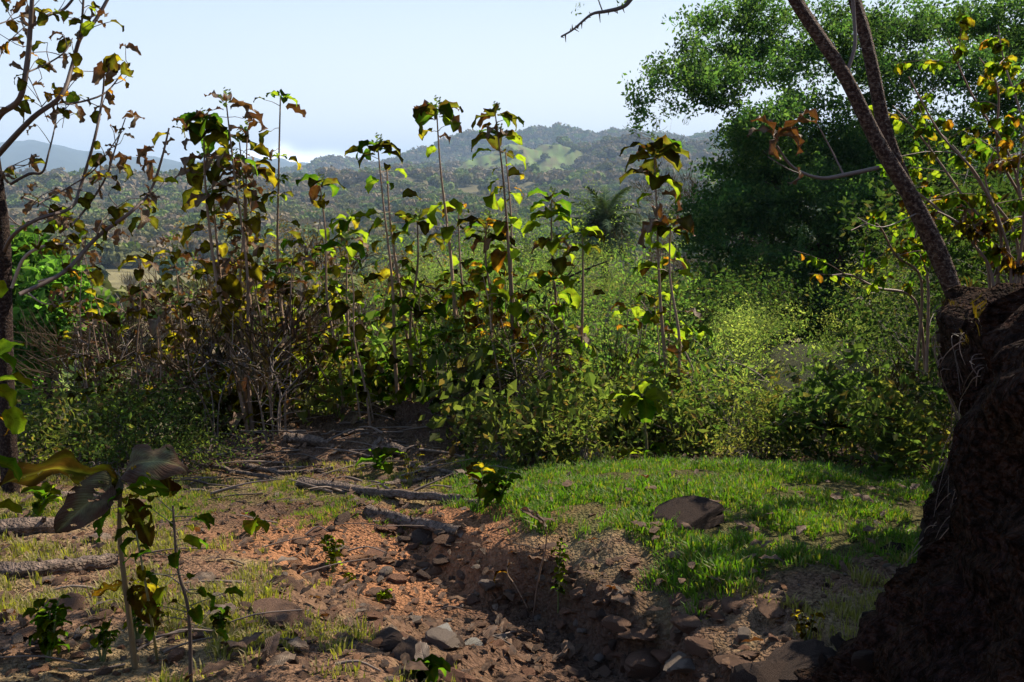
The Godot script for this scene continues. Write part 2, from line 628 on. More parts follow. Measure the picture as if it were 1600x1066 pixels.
# a slender sapling: foot of the stem in the direction xb, its tip at (xt, yt), all at distance d.
# tiers: [share of the height, leaves, size, mix of states]; pairs: leaves down the stem
func sapling(d: float, xb: float, xt: float, yt: float, label: String, group: String, tiers: Array, pairs: int, pair_size: float, mix: String, low := 0.12, bow := 0.0, category := "sapling", thick := 1.0) -> Node3D:
	var b := foot(xb, d)
	var tip := at(xt, yt, d + rng.randf_range(-0.15, 0.15)) - b
	var o := thing("sapling", label, category, b, group)
	var h := tip.length()
	var mid := tip * 0.5 + Vector3(bow * h + rng.randf_range(-0.03, 0.03) * h, 0, rng.randf_range(-0.04, 0.04) * h)
	var line := curve([Vector3(0, -0.06, 0), tip * 0.22 + Vector3(bow * h * 0.5, 0, 0), mid, tip * 0.78 + Vector3(bow * h * 0.4 + rng.randf_range(-0.015, 0.015) * h, 0, 0), tip], 5)
	var s := Shape.new()
	var c := STEM * rng.randf_range(0.75, 1.5)
	s.tube(line, taper(line.size(), (0.012 + 0.0035 * h) * thick, 0.006 * thick), 6, c, 0.1, int(xb))
	obj("stem", s.mesh(), M.stem, o)
	for t in tiers:
		var p := along(line, t[0])
		var n: int = t[1]
		var turn := rng.randf() * TAU
		for i in n:
			var a := turn + TAU * i / n + rng.randf_range(-0.35, 0.35)
			var up := rng.randf_range(-0.25, 0.55)
			var dir := Vector3(cos(a), up, sin(a) * 0.9)
			leaf_on(o, p + Vector3(0, rng.randf_range(-0.1, 0.05) * t[2] * n * 0.25, 0) + dir * 0.03, dir, t[2] * rng.randf_range(0.7, 1.15), pick(t[3]), rng.randf_range(-0.5, 0.5))
		if t[2] > 0.2:
			obj("bud", SPRAY.sapling, M.small, o, Transform3D(facing(Vector3.UP).scaled(Vector3.ONE * 0.9), p))
	for i in pairs:
		var u := lerpf(low, 0.97, (i + rng.randf()) / pairs)
		var p := along(line, u)
		var a := rng.randf() * TAU
		for k in 2:
			if rng.randf() < 0.72:
				var dir := Vector3(cos(a + PI * k), rng.randf_range(-0.5, 0.35), sin(a + PI * k))
				var reach := rng.randf_range(0.02, 0.16)
				if reach > 0.07:
					var q := p + dir * reach
					stick("leaf_stalk", [p, (p + q) / 2 + Vector3(0, 0.01, 0), q], 0.004, 0.0025, 3, c, M.stem, o, 0.0, 1)
				leaf_on(o, p + dir * reach, dir, pair_size * rng.randf_range(0.55, 1.25), pick(mix), rng.randf_range(-0.7, 0.7))
	return o


# shoots from one root with a cloud of small leaves
func shrub(called: String, label: String, category: String, group: String, b: Vector3, high: float, wide: float, stems: int, sprays: int, kind: String, tint: Color, bare := 0.35, wood := Color(0.13, 0.1, 0.08), lean := Vector3.ZERO) -> Node3D:
	var o := thing(called, label, category, b, group)
	var where := []
	var cols := []
	var leafy := rng.randf_range(0.65, 1.45)
	var tips := []
	for i in stems:
		var a := TAU * (i + rng.randf_range(-0.3, 0.3)) / stems
		var reach := wide * 0.5 * rng.randf_range(0.35, 1.0)
		var top := Vector3(cos(a) * reach, high * rng.randf_range(0.6, 1.0), sin(a) * reach) + lean * high
		var line := curve([Vector3(cos(a), 0, sin(a)) * 0.05 - Vector3(0, 0.1, 0), top * Vector3(0.35, 0.45, 0.35), top * Vector3(0.75, 0.78, 0.75) + Vector3(rng.randfn(0, 0.08), 0, rng.randfn(0, 0.08)), top], 3)
		var s := Shape.new()
		s.tube(line, taper(line.size(), 0.004 + 0.0045 * high, 0.003), 5, wood * rng.randf_range(0.7, 1.5), 0.08, i)
		for k in 7:
			var u := rng.randf_range(bare, 0.98)
			var p := along(line, u)
			var q := p + Vector3(rng.randfn(0, 1), rng.randf_range(0.0, 1.0), rng.randfn(0, 1)).normalized() * wide * rng.randf_range(0.12, 0.42)
			s.tube([p, p.lerp(q, 0.5) + Vector3(0, 0.03, 0), q], [0.006, 0.004, 0.002], 4, wood, 0.0, k)
			tips.append([p, q])
		obj("stem", s.mesh(), M.stem, o)
		tips.append([along(line, 0.8), top])
	for i in int(sprays / (0.45 + 0.55 * leafy)):
		var t: Array = tips[rng.randi() % tips.size()]
		var p: Vector3 = t[0].lerp(t[1], sqrt(rng.randf())) + Vector3(rng.randfn(0, 1), rng.randfn(0, 0.7), rng.randfn(0, 1)) * (0.06 + wide * 0.035)
		if p.y < 0.03:
			p.y = rng.randf_range(0.05, 0.3)
		var dir: Vector3 = (p - Vector3(0, high * 0.3, 0)).normalized() + Vector3(rng.randfn(0, 0.6), rng.randfn(0, 0.4) + 0.2, rng.randfn(0, 0.6))
		where.append(Transform3D(facing(dir, rng.randf() * TAU).scaled(Vector3.ONE * leafy * rng.randf_range(0.7, 1.3)), p))
		var f := rng.randf_range(0.7, 1.3)
		cols.append(Color(tint.r * f * rng.randf_range(0.9, 1.15), tint.g * f, tint.b * f))
	if sprays > 0:
		scatter("foliage", SPRAY[kind], M.small, o, where, cols)
	return o


# branches that fork towards given tips; returns nothing, adds one mesh per limb
func limb(parent: Node, called: String, a: Vector3, b: Vector3, ra: float, rb: float, col: Color, mat: Material, sag := 0.1, sides := 7) -> Array:
	var d := b - a
	var n := d.cross(Vector3.UP).normalized() * d.length() * rng.randf_range(-0.08, 0.08)
	var line := curve([a, a + d * 0.33 + Vector3(0, sag * d.length(), 0) + n, a + d * 0.7 + Vector3(0, sag * 0.6 * d.length(), 0) - n * 0.5, b], 4)
	var s := Shape.new()
	s.tube(line, taper(line.size(), ra, rb), sides, col, 0.08, int(ra * 1000))
	obj(called, s.mesh(), mat, parent)
	return line


# a tree of leaf pads: each [x, y, depth offset, rx, ry] in pixels and metres round the distance d
func pad_tree(called: String, label: String, category: String, group: String, b: Vector3, trunk_top: Vector3, trunk_r: float, d: float, pads: Array, density: float, kind: String, tint: Color, wood: Color, leaf_scale := 1.0) -> Node3D:
	var o := thing(called, label, category, b, group)
	var up := trunk_top - b
	var s := Shape.new()
	var line := curve([Vector3(0, -0.5, 0), up * 0.3 + Vector3(rng.randfn(0, 0.02), 0, 0) * up.length(), up * 0.65, up], 4)
	var radii := taper(line.size(), trunk_r * 1.25, trunk_r * 0.75)
	radii[0] = trunk_r * 1.7
	radii[1] = trunk_r * 1.4
	s.tube(line, radii, 12, wood, 0.12, 4)
	obj("trunk", s.mesh(), M.bark, o)
	var where := []
	var cols := []
	var joints := []                                       # where a new limb may fork off: [place, thickness, steps from the trunk]
	for i in range(int(line.size() * 0.55), line.size()):
		joints.append([line[i], trunk_r * 0.7, 0])
	var rows := pads.duplicate()
	rows.sort_custom(func(u, w): return (at(u[0], u[1], d + u[2]) - trunk_top).length() < (at(w[0], w[1], d + w[2]) - trunk_top).length())
	for q in rows:
		var c := at(q[0], q[1], d + q[2]) - b
		var k: float = (d + q[2]) / FOCAL
		var rx: float = q[3] * k
		var ry: float = q[4] * k
		var goal := c - Vector3(0, ry * 0.5, 0)
		var best: Array = joints[0]
		var cost := 1e9
		for t in joints:
			var way: Vector3 = goal - t[0]
			var m: float = way.length() + (0.8 * absf(way.y) if way.y < 0 else 0.0) + t[2] * 0.05
			if m < cost:
				cost = m
				best = t
		var ra: float = minf(best[1] * 0.75, trunk_r * 0.1 + (goal - best[0]).length() * 0.022)
		var l := limb(o, "limb", best[0], goal, ra, ra * 0.35, wood, M.bark, rng.randf_range(-0.02, 0.12))
		for i in range(3, l.size(), 2):
			joints.append([l[i], lerpf(ra, ra * 0.4, float(i) / l.size()), best[2] + 1])
		for i in 7:
			var e := c + Vector3(rng.randf_range(-0.8, 0.8) * rx, rng.randf_range(-0.3, 0.5) * ry, rng.randf_range(-0.8, 0.8) * rx)
			limb(o, "twig", along(l, rng.randf_range(0.6, 1.0)), e, minf(trunk_r * 0.06, ra * 0.5), trunk_r * 0.012, wood, M.bark, 0.1, 4)
		var n := int(density * rx * rx * (0.5 + ry / rx))
		var tone := rng.randf_range(0.8, 1.2)
		var clumps := []
		for i in int(clampf(rx * rx * 9.0, 7, 40)):
			var v := Vector3(rng.randfn(0, 1), rng.randfn(0, 1), rng.randfn(0, 1)).normalized() * pow(rng.randf(), 0.4)
			clumps.append([v, rng.randf_range(0.1, 0.24), rng.randf_range(0.75, 1.25)])
		for i in n:
			var m: Array = clumps[rng.randi() % clumps.size()]
			var v: Vector3 = m[0] + Vector3(rng.randfn(0, 1), rng.randfn(0, 0.8), rng.randfn(0, 1)) * m[1]
			var p := c + Vector3(v.x * rx, v.y * ry, v.z * rx)
			var dir := v + Vector3(rng.randfn(0, 0.5), 0.25 + rng.randfn(0, 0.4), rng.randfn(0, 0.5))
			where.append(Transform3D(facing(dir, rng.randf() * TAU).scaled(Vector3.ONE * leaf_scale * rng.randf_range(0.7, 1.25)), p))
			var f: float = tone * m[2] * rng.randf_range(0.8, 1.2)
			cols.append(Color(tint.r * f * rng.randf_range(0.9, 1.2), tint.g * f, tint.b * f))
	scatter("crown", SPRAY[kind], M.small, o, where, cols)
	return o


func rock_shape(seed_: int) -> ArrayMesh:                  # a weathered block: a ball cut by planes, faceted
	var k := RandomNumberGenerator.new()
	k.seed = seed_
	var cuts := []
	for i in 7:
		cuts.append([Vector3(k.randfn(0, 1), k.randfn(0, 1), k.randfn(0, 1)).normalized(), k.randf_range(0.34, 0.6)])
	var s := Shape.new()
	var rows := 15
	var cols := 24
	var off := k.randf() * 100
	var squash := Vector3(k.randf_range(0.7, 1.25), k.randf_range(0.65, 1.05), k.randf_range(0.75, 1.3))
	for i in rows:
		for j in cols:
			var th := PI * i / (rows - 1)
			var ph := TAU * (j + 0.5 * (i % 2)) / cols
			var v := Vector3(sin(th) * cos(ph), cos(th), sin(th) * sin(ph))
			var r := 1.0
			for q in cuts:
				var e: float = v.dot(q[0])
				if e > 0.05:
					r = minf(r, q[1] / e)
			r *= 1.0 + 0.06 * lump.get_noise_3d(v.x * 60 + off, v.y * 60, v.z * 60) + 0.03 * fine.get_noise_3d(v.x * 200 + off, v.y * 200, v.z * 200)
			var tone := 1.0 + 0.5 * lump.get_noise_3d(v.x * 30 + off, v.y * 30 + 9, v.z * 30)
			s.vert(v * squash * r * 0.66, Color(tone, tone, tone * 0.97))
	for i in rows - 1:
		for j in cols:
			var a := i * cols + j
			var b := i * cols + (j + 1) % cols
			s.tri(a, a + cols, b)
			s.tri(b, a + cols, b + cols)
	# half-faceted: split the vertices of each face, keep the shading flat
	var f := Shape.new()
	f.smooth = false
	for i in s.ix:
		f.vert(s.v[i], s.c[i])
		f.ix.append(f.v.size() - 1)
	return f.mesh()


const STONE := {"red": Color(0.36, 0.19, 0.12), "brown": Color(0.28, 0.165, 0.11), "dark": Color(0.15, 0.1, 0.075), "orange": Color(0.48, 0.25, 0.14), "pale": Color(0.62, 0.58, 0.52), "umber": Color(0.07, 0.045, 0.035), "grey": Color(0.33, 0.26, 0.21)}
var stone_mats := {}


func stone_mat(tone: String) -> Material:
	if not stone_mats.has(tone):
		var m: StandardMaterial3D = M.rock.duplicate()
		m.albedo_color = STONE[tone].linear_to_srgb()
		stone_mats[tone] = m
	return stone_mats[tone]


func stone(x: float, y: float, w: float, tone: String, label: String, group := "", flat := 0.75) -> void:
	var p := on(x, y + w * 0.25)
	var size: float = w / FOCAL * -p.z * 1.05
	var b := Basis.from_euler(Vector3(rng.randf_range(-0.4, 0.4), rng.randf() * TAU, rng.randf_range(-0.4, 0.4)))
	b = Basis.from_scale(Vector3(size, size * flat, size) * 1.2) * b
	var o := obj("stone", ROCKS[rng.randi() % ROCKS.size()], stone_mat(tone), null, Transform3D(b, p + Vector3(0, size * 0.06 * flat, 0)))
	tag(o, label, "stone", group)


# ------------------------------------------------------------------ the setting
func make_sky() -> ImageTexture:
	var w := 1024
	var h := 512
	var im := Image.create(w, h, false, Image.FORMAT_RGBF)
	var sun := SUN_FROM.normalized()
	for y in h:
		var el := PI * (0.5 - (y + 0.5) / h)
		for x in w:
			var az := wrapf(TAU * (x + 0.5) / w, -PI, PI)
			var dir := Vector3(sin(az) * cos(el), sin(el), -cos(az) * cos(el))
			var e := maxf(dir.y, 0.0)
			var c := Vector3(0.58, 0.60, 0.615).lerp(Vector3(0.34, 0.42, 0.51), step(0.02, 0.26, e))
			c = c.lerp(Vector3(0.085, 0.155, 0.32), step(0.16, 0.62, e))
			var g := dir.dot(sun) * 0.5 + 0.5
			c = c.lerp(Vector3(0.255, 0.35, 0.475), 0.9 * step(0.8, 0.4, g) * step(-0.02, 0.2, e) * step(0.5, 0.2, e))
			c *= lerpf(0.93, 1.05, g)
			c = c.lerp(Vector3(0.56, 0.55, 0.53), 0.6 * pow(g, 14.0))
			# a low bank of cloud over the far mountains
			var a := rad_to_deg(az)
			var l := rad_to_deg(el)
			var top := 2.5 + 0.55 * fine.get_noise_1d(a * 12.0) + 0.35 * fine.get_noise_1d(a * 40.0)
			var m := step(-20.5, -15.0, a) * step(-8.5, -11.5, a) * step(top, top - 0.7, l) * step(-0.5, 0.4, l)
			c = c.lerp(Vector3(2.0, 1.98, 1.95), 0.85 * m)
			im.set_pixel(x, y, Color(c.x, c.y, c.z))
	return ImageTexture.create_from_image(im)


func make_terrain() -> void:
	var radii := []
	var r := 0.3
	while r < 9800.0:
		radii.append(r)
		r *= 1.16 if r < 1.5 else (1.0115 if r < 13.0 else (1.022 if r < 60 else 1.03))
	var az := []
	var a := -180.0
	while a < 180.0 - 1e-3:
		az.append(a)
		var q := absf(a + 0.1)
		a += 0.25 if q < 36.0 else (1.5 if q < 60.0 else 6.0)
	var s := Shape.new()
	var soil := Color(0.215, 0.128, 0.08)
	var red := Color(0.37, 0.175, 0.088)
	var litter := Color(0.105, 0.065, 0.045)
	var turf := Color(0.07, 0.085, 0.025)
	var straw := Color(0.36, 0.28, 0.14)
	var meadow := Color(0.23, 0.2, 0.1)
	var lush := Color(0.17, 0.24, 0.07)
	var floor_ := Color(0.07, 0.072, 0.04)
	for i in radii.size():
		for j in az.size():
			var t := deg_to_rad(az[j])
			var x: float = radii[i] * sin(t)
			var d: float = radii[i] * cos(t)
			var col: Color
			if radii[i] < 40.0:
				var n := lump.get_noise_2d(x * 70, d * 70)
				var n2 := lump.get_noise_2d(x * 300 + 50, d * 300)
				col = soil.lerp(straw, step(-0.1, 0.5, n + n2 * 0.5) * 0.55)
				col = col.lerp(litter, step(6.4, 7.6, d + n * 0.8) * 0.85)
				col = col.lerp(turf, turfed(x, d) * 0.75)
				if d > 0.2 and d < 7:
					var g := gully(x, d)
					var ingully := step(1.0, 0.3, g.x + n2 * 0.2)
					if g.y > 0:
						ingully = step(0.6, 0.35, g.x + n2 * 0.1)
					col = col.lerp(soil.lerp(litter, 0.55 if g.y < 0 else 0.85), ingully)
					col = col.lerp(red, step(1.0, 0.3, Vector2((x + 0.75) * 0.75, d - 4.75).length() + n2 * 0.2))
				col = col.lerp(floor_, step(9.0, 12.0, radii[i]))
			else:
				var w := wooded(x, d)
				var n := patch.get_noise_2d(x * 6, d * 6)
				var m := meadow.lerp(lush, step(1250, 1500, radii[i]) * step(-0.3, 0.3, n + 0.2))
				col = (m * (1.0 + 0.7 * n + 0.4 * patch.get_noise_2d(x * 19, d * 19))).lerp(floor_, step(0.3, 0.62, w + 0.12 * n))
				if radii[i] > 2200:
					col = col.lerp(Color(0.045, 0.06, 0.03) * (1.0 + 0.5 * n), 0.8)
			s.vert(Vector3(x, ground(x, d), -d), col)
	s.sheet(0, radii.size(), az.size(), true, true)
	var o := obj("ground", s.mesh(), M.soil)
	o.set_meta("kind", "structure")
	o.set_meta("label", "reddish stony slope falling away to wooded valley and far ridges")


func turfed(x: float, d: float) -> float:                  # where green grass covers the soil
	var n := lump.get_noise_2d(x * 90 + 20, d * 90)
	var g := gully(x, minf(d, 7.0))
	var right := step(0.5, 0.75, g.x + n * 0.25) if g.y > 0 and d < 6.9 else 0.0
	right *= step(8.0, 7.1, d + n * 0.4) * step(3.35, 3.75, d + n * 0.35 - maxf(0, x - 0.6) * 0.15) * step(-0.9, -0.2, x)
	var q := Vector2((x + 1.9) / 1.5, (d - 5.7) / 0.95).length()
	var left := step(1.15, 0.6, q + n * 0.5) * 0.55
	return clampf(maxf(right, left), 0, 1)


# the cut bank of dark earth on the right: a wall of soil along a line of feet, with a rounded top that runs back
var bank_line := []


func bank_point(u: float, k: float) -> Vector3:            # u along the foot line, k from the foot (0) over the brink (0.72) to far inside (1)
	var q := along(bank_line, u)
	var e: Vector3 = (along(bank_line, u + 0.012) - along(bank_line, u - 0.012)).normalized()
	var inward := Vector3(e.z, 0, -e.x)
	var g := ground(q.x, q.z)
	var top := lerpf(1.2, 1.0, step(0.3, 0.56, u)) + 0.16 * lump.get_noise_1d(u * 1900.0) - 0.25 * step(0.7, 1.0, u)
	var batter := lerpf(0.45, 0.04, step(0.34, 0.5, u))
	var p: Vector3
	if k < 0.72:
		var w := k / 0.72
		var lap := -0.1 * step(0.62, 0.8, w) * step(0.4, 0.54, u) + 0.05 * step(0.35, 0.55, w) * step(0.85, 0.65, w)
		p = q + inward * (batter * (1.0 - pow(1.0 - w, 1.8)) - 0.16 * pow(1.0 - w, 5.0) + lap)
		p.y = lerpf(g - 0.15, top, w)
	else:
		var w := (k - 0.72) / 0.28
		p = q + inward * (batter - 0.1 * step(0.4, 0.54, u) + w * w * 6.0 + w * 0.3)
		p.y = top + 0.05 * sin(minf(w * 8, PI / 2)) + 0.35 * w * step(0.6, 0.45, u) + 0.16 * lump.get_noise_2d(p.x * 40, p.z * 40) * step(0, 0.2, w)
	var n3 := p * 100.0
	var bulge := 0.08 * lump.get_noise_3d(n3.x * 0.6, n3.y * 0.9, n3.z * 0.6) + 0.07 * lump.get_noise_3d(n3.x * 1.8, n3.y * 2.4, n3.z * 1.8) + 0.05 * fine.get_noise_3d(n3.x * 3, n3.y * 5, n3.z * 3) + 0.07 * (absf(lump.get_noise_3d(n3.x * 4, n3.y * 6 + 70, n3.z * 4)) - 0.2)
	p -= inward * bulge * (1.0 if k < 0.75 else 0.3)
	p.y += bulge * 0.3
	return Vector3(p.x, p.y, -p.z)


func make_bank() -> void:
	bank_line = curve([Vector3(0.5, 0, 0.4), Vector3(0.6, 0, 1.6), Vector3(0.85, 0, 2.55), Vector3(1.2, 0, 2.9), Vector3(1.72, 0, 3.5), Vector3(2.16, 0, 4.25), Vector3(2.42, 0, 4.6), Vector3(3.0, 0, 4.75), Vector3(4.2, 0, 5.0), Vector3(7.5, 0, 5.6)], 20)
	var s := Shape.new()
	var rows := 60
	var n := 230
	for i in n:
		var u := float(i) / (n - 1)
		for j in rows:
			var p := bank_point(u, float(j) / (rows - 1))
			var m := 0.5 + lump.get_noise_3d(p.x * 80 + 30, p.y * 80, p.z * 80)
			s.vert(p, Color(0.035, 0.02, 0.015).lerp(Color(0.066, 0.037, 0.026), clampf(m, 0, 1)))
	s.sheet(0, n, rows)
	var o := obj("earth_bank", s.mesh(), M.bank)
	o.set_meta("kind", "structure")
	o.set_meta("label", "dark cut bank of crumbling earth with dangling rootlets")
	for i in 70:                                           # stones and clods set in the cut
		var u := rng.randf_range(0.2, 0.62)
		var k := rng.randf_range(0.02, 0.7) if i < 45 else rng.randf_range(0.0, 0.14)
		var sz := rng.randf_range(0.03, 0.085)
		obj("embedded_stone", ROCKS[rng.randi() % ROCKS.size()], stone_mat("umber" if rng.randf() < 0.7 else "dark"), o, Transform3D(Basis.from_euler(Vector3(rng.randf() * 6, rng.randf() * 6, 0)).scaled(Vector3.ONE * sz), bank_point(u, k)))
	for i in 90:                                           # rootlets that hang out of the cut
		var u := rng.randf_range(0.36, 0.6)
		var k := rng.randf_range(0.2, 0.7) if i > 40 else rng.randf_range(0.52, 0.72)
		var p := bank_point(u, k)
		var q := bank_point(u + rng.randf_range(-0.03, 0.03), k - rng.randf_range(0.05, 0.2))
		var e := bank_point(u + 0.012, k) - p
		var out := Vector3(e.z, 0, -e.x).normalized()
		if out.dot(Vector3(-1, 0, 0.5)) < 0:
			out = -out
		stick("rootlet", [p - out * 0.04, p + out * 0.03, (p + q) * 0.5 + out * rng.randf_range(0.02, 0.06), q + out * rng.randf_range(0.0, 0.04)], 0.003, 0.001, 4, Color(0.17, 0.11, 0.08) * rng.randf_range(0.5, 1.4), M.stem, o)


func crown_shape(seed_: int, faces: int, bare: bool) -> ArrayMesh:
	var s := Shape.new()
	s.smooth = false
	var k := RandomNumberGenerator.new()
	k.seed = seed_
	for i in faces:
		var v := Vector3(k.randfn(0, 1), k.randfn(0, 1), k.randfn(0, 1)).normalized()
		var r := pow(k.randf(), 0.3) * (0.8 + 0.5 * lump.get_noise_3d(v.x * 70 + seed_ * 40, v.y * 70, v.z * 70))
		var p := Vector3(v.x * r, 0.55 + v.y * r * 0.55, v.z * r)
		if v.y < 0:
			p.y = 0.55 + v.y * r * 0.4
		var f := k.randf_range(0.75, 1.3)
		var c := Color(f, f, f)
		var b := facing(v + Vector3(k.randfn(0, 0.7), 0.3 + k.randfn(0, 0.5), k.randfn(0, 0.7)))
		var q := 0.3 * k.randf_range(0.6, 1.2) * (60.0 / faces if faces < 60 else 1.0) * (0.8 if faces > 100 else 1.0)
		var o := s.v.size()
		if bare:
			s.vert(p * 0.3, c); s.vert(p + b.x * q * 0.12, c); s.vert(p * 1.05, c)
			s.tri(o, o + 1, o + 2)
		else:
			for m in 5:
				var a := TAU * m / 5.0 + k.randf() * 0.5
				s.vert(p + (b.x * cos(a) + b.y * sin(a)) * q * k.randf_range(0.6, 1.0) + b.z * q * k.randf_range(-0.2, 0.2), c)
			s.tri(o, o + 1, o + 2); s.tri(o, o + 2, o + 3); s.tri(o, o + 3, o + 4)
	var low := s.v.size()
	s.tube([Vector3(0, -0.25, 0), Vector3(0, 0.4, 0)], [0.06, 0.04], 4, Color(0.8, 0.7, 0.6))
	return s.mesh()


func forest_tint(x: float, d: float, dry: float) -> Color:
	var n := patch.get_noise_2d(x * 1.6 + 900, d * 1.6) * 1.3 + rng.randfn(0, 0.15)
	if n > 0.3:
		return Color(0.15, 0.2, 0.055) * rng.randf_range(0.88, 1.15)
	if n < -0.08 - dry or rng.randf() < 0.25:
		return Color(0.22, 0.175, 0.115) * rng.randf_range(0.86, 1.12)
	return Color(0.15, 0.155, 0.06) * rng.randf_range(0.86, 1.12)


func make_forest() -> void:
	var fullm := []
	var bare := []
	for i in 3:
		fullm.append(crown_shape(50 + i, 150, false))
	bare.append(crown_shape(70, 260, true))
	var lows := [crown_shape(60, 56, false), crown_shape(61, 56, false)]
	var zones := [[70.0, 400.0, 6.0, 1.05], [400.0, 1000.0, 8.5, 1.15], [1000.0, 1900.0, 11.0, 1.25], [2150.0, 3200.0, 14.0, 1.8]]
	for z in zones.size():
		var lists := [[], [], [], []]
		var tints := [[], [], [], []]
		var cell: float = zones[z][2]
		var n := int(zones[z][1] / cell) + 1
		for iz in range(int(zones[z][0] * 0.75 / cell), n):
			for ix in range(-int(n * 0.68), int(n * 0.68) + 1):
				var x := (ix + rng.randf()) * cell
				var d := (iz + rng.randf()) * cell
				var r := sqrt(x * x + d * d)
				if absf(x) > d * 0.66 + 10 or r < zones[z][0] or r > zones[z][1]:
					continue
				var w := wooded(x, d)
				if rng.randf() > step(0.28, 0.66, w) * 0.97 + 0.02:
					continue
				var c := forest_tint(x, d, 0.0)
				var size: float = cell * rng.randf_range(0.4, 1.0) * zones[z][3] / (1.0 + 0.06 * z)
				var b := Basis.from_euler(Vector3(0, rng.randf() * TAU, 0)).scaled(Vector3(size, size * rng.randf_range(0.8, 1.35), size))
				var k := rng.randi() % 3
				if z >= 2:
					k = rng.randi() % 2
				elif c.g < c.r and rng.randf() < 0.6:
					k = 3
				lists[k].append(Transform3D(b, Vector3(x, ground(x, d) - size * 0.05, -d)))
				tints[k].append(c)
		for k in 4:
			if lists[k].size():
				var o := scatter("forest", (bare[0] if k == 3 else (lows[k] if z >= 2 else fullm[k])), M.far, null, lists[k], tints[k])
				o.set_meta("label", ["scattered dry woodland over the near valley floor", "dry woodland on the slope across the valley", "mixed forest on the hills round the grassy knoll", "hazy forest on the long blue ridge"][z])


# ------------------------------------------------------------------ what stands and lies about
func make_big_tree() -> void:
	var pads := [
		[1050, 122, -1.0, 62, 24], [1028, 165, 0.0, 36, 17], [1112, 78, 0.5, 55, 30], [1150, 28, 1.5, 62, 28], [1130, 138, -1.5, 75, 30], [1180, 172, -2.0, 62, 26],
		[1195, 100, 0.0, 72, 36], [1240, 45, 1.0, 85, 42], [1300, 105, 2.0, 80, 40], [1250, 175, -1.0, 60, 26], [1355, 45, 1.0, 85, 45], [1410, 120, 0.0, 85, 42],
		[1475, 45, 2.0, 80, 40], [1520, 110, -1.0, 75, 40], [1580, 170, 0.0, 70, 50], [1345, 190, 1.0, 80, 34], [1430, 215, 2.0, 80, 34], [1510, 225, 1.5, 70, 40],
		[1600, 70, 1.0, 60, 45], [1195, 232, -1.0, 58, 22], [1275, 268, 1.0, 70, 32], [1360, 285, 0.0, 85, 38], [1130, 318, -1.5, 62, 30], [1190, 365, -2.0, 85, 42],
		[1105, 372, -1.0, 42, 22], [1265, 335, -1.0, 80, 42], [1330, 380, 0.0, 85, 45], [1220, 428, -1.0, 75, 38], [1160, 425, -1.5, 55, 26], [1300, 450, -1.0, 70, 32],
		[1400, 350, 1.0, 75, 45], [1470, 300, 2.0, 80, 42], [1420, 430, 1.0, 70, 38], [1540, 320, 2.0, 80, 50], [1250, 495, -1.5, 75, 34], [1180, 480, -2.0, 70, 30], [1320, 510, -1.0, 70, 34], [1120, 470, -1.5, 50, 24], [1380, 500, 0.0, 60, 34], [1210, 285, 1.5, 70, 32], [1160, 280, 0.5, 50, 24], [1240, 300, -2.0, 90, 52], [1150, 350, 0.5, 80, 50], [1370, 330, -1.0, 85, 50], [1190, 222, 1.0, 70, 34], [1260, 228, 0.5, 75, 36], [1330, 235, 1.0, 80, 40], [1225, 262, -0.5, 70, 36], [1420, 270, 1.5, 80, 45], [1370, 420, 1.0, 75, 46], [1180, 450, 0.5, 70, 44], [1650, 200, 0.0, 90, 60], [1660, 90, 1.0, 80, 60], [1560, 20, 1.0, 80, 30]]
	for q in pads:
		q[4] *= 0.56 if q[1] < 240 else 0.75
	var d := 25.0
	var p := at(1285, 600, d)
	var b := Vector3(p.x, ground(p.x, d), p.z)
	pad_tree("spreading_tree", "huge spreading dark green tree with layered crown and thick trunk", "tree", "", b, at(1290, 380, d), 0.62, d, pads, 84.0, "great", Color(1, 1, 1), Color(0.13, 0.1, 0.085), 1.0)


func make_left_bush() -> void:
	var d := 15.0
	var p := at(75, 560, d)
	pad_tree("bushy_tree", "bright green round bushy tree behind the bare tree on the left", "tree", "", Vector3(p.x, ground(p.x, d), p.z), at(75, 500, d), 0.12, d,
		[[60, 440, 0.0, 60, 40], [105, 470, -0.4, 48, 38], [40, 500, -0.3, 50, 40], [85, 510, -0.6, 50, 35], [25, 410, 0.3, 45, 30], [125, 500, 0.0, 32, 30], [60, 550, 0.2, 60, 35], [-30, 460, 0.5, 60, 50]], 210.0, "bush", Color(1, 1, 1), Color(0.12, 0.09, 0.07), 0.8)


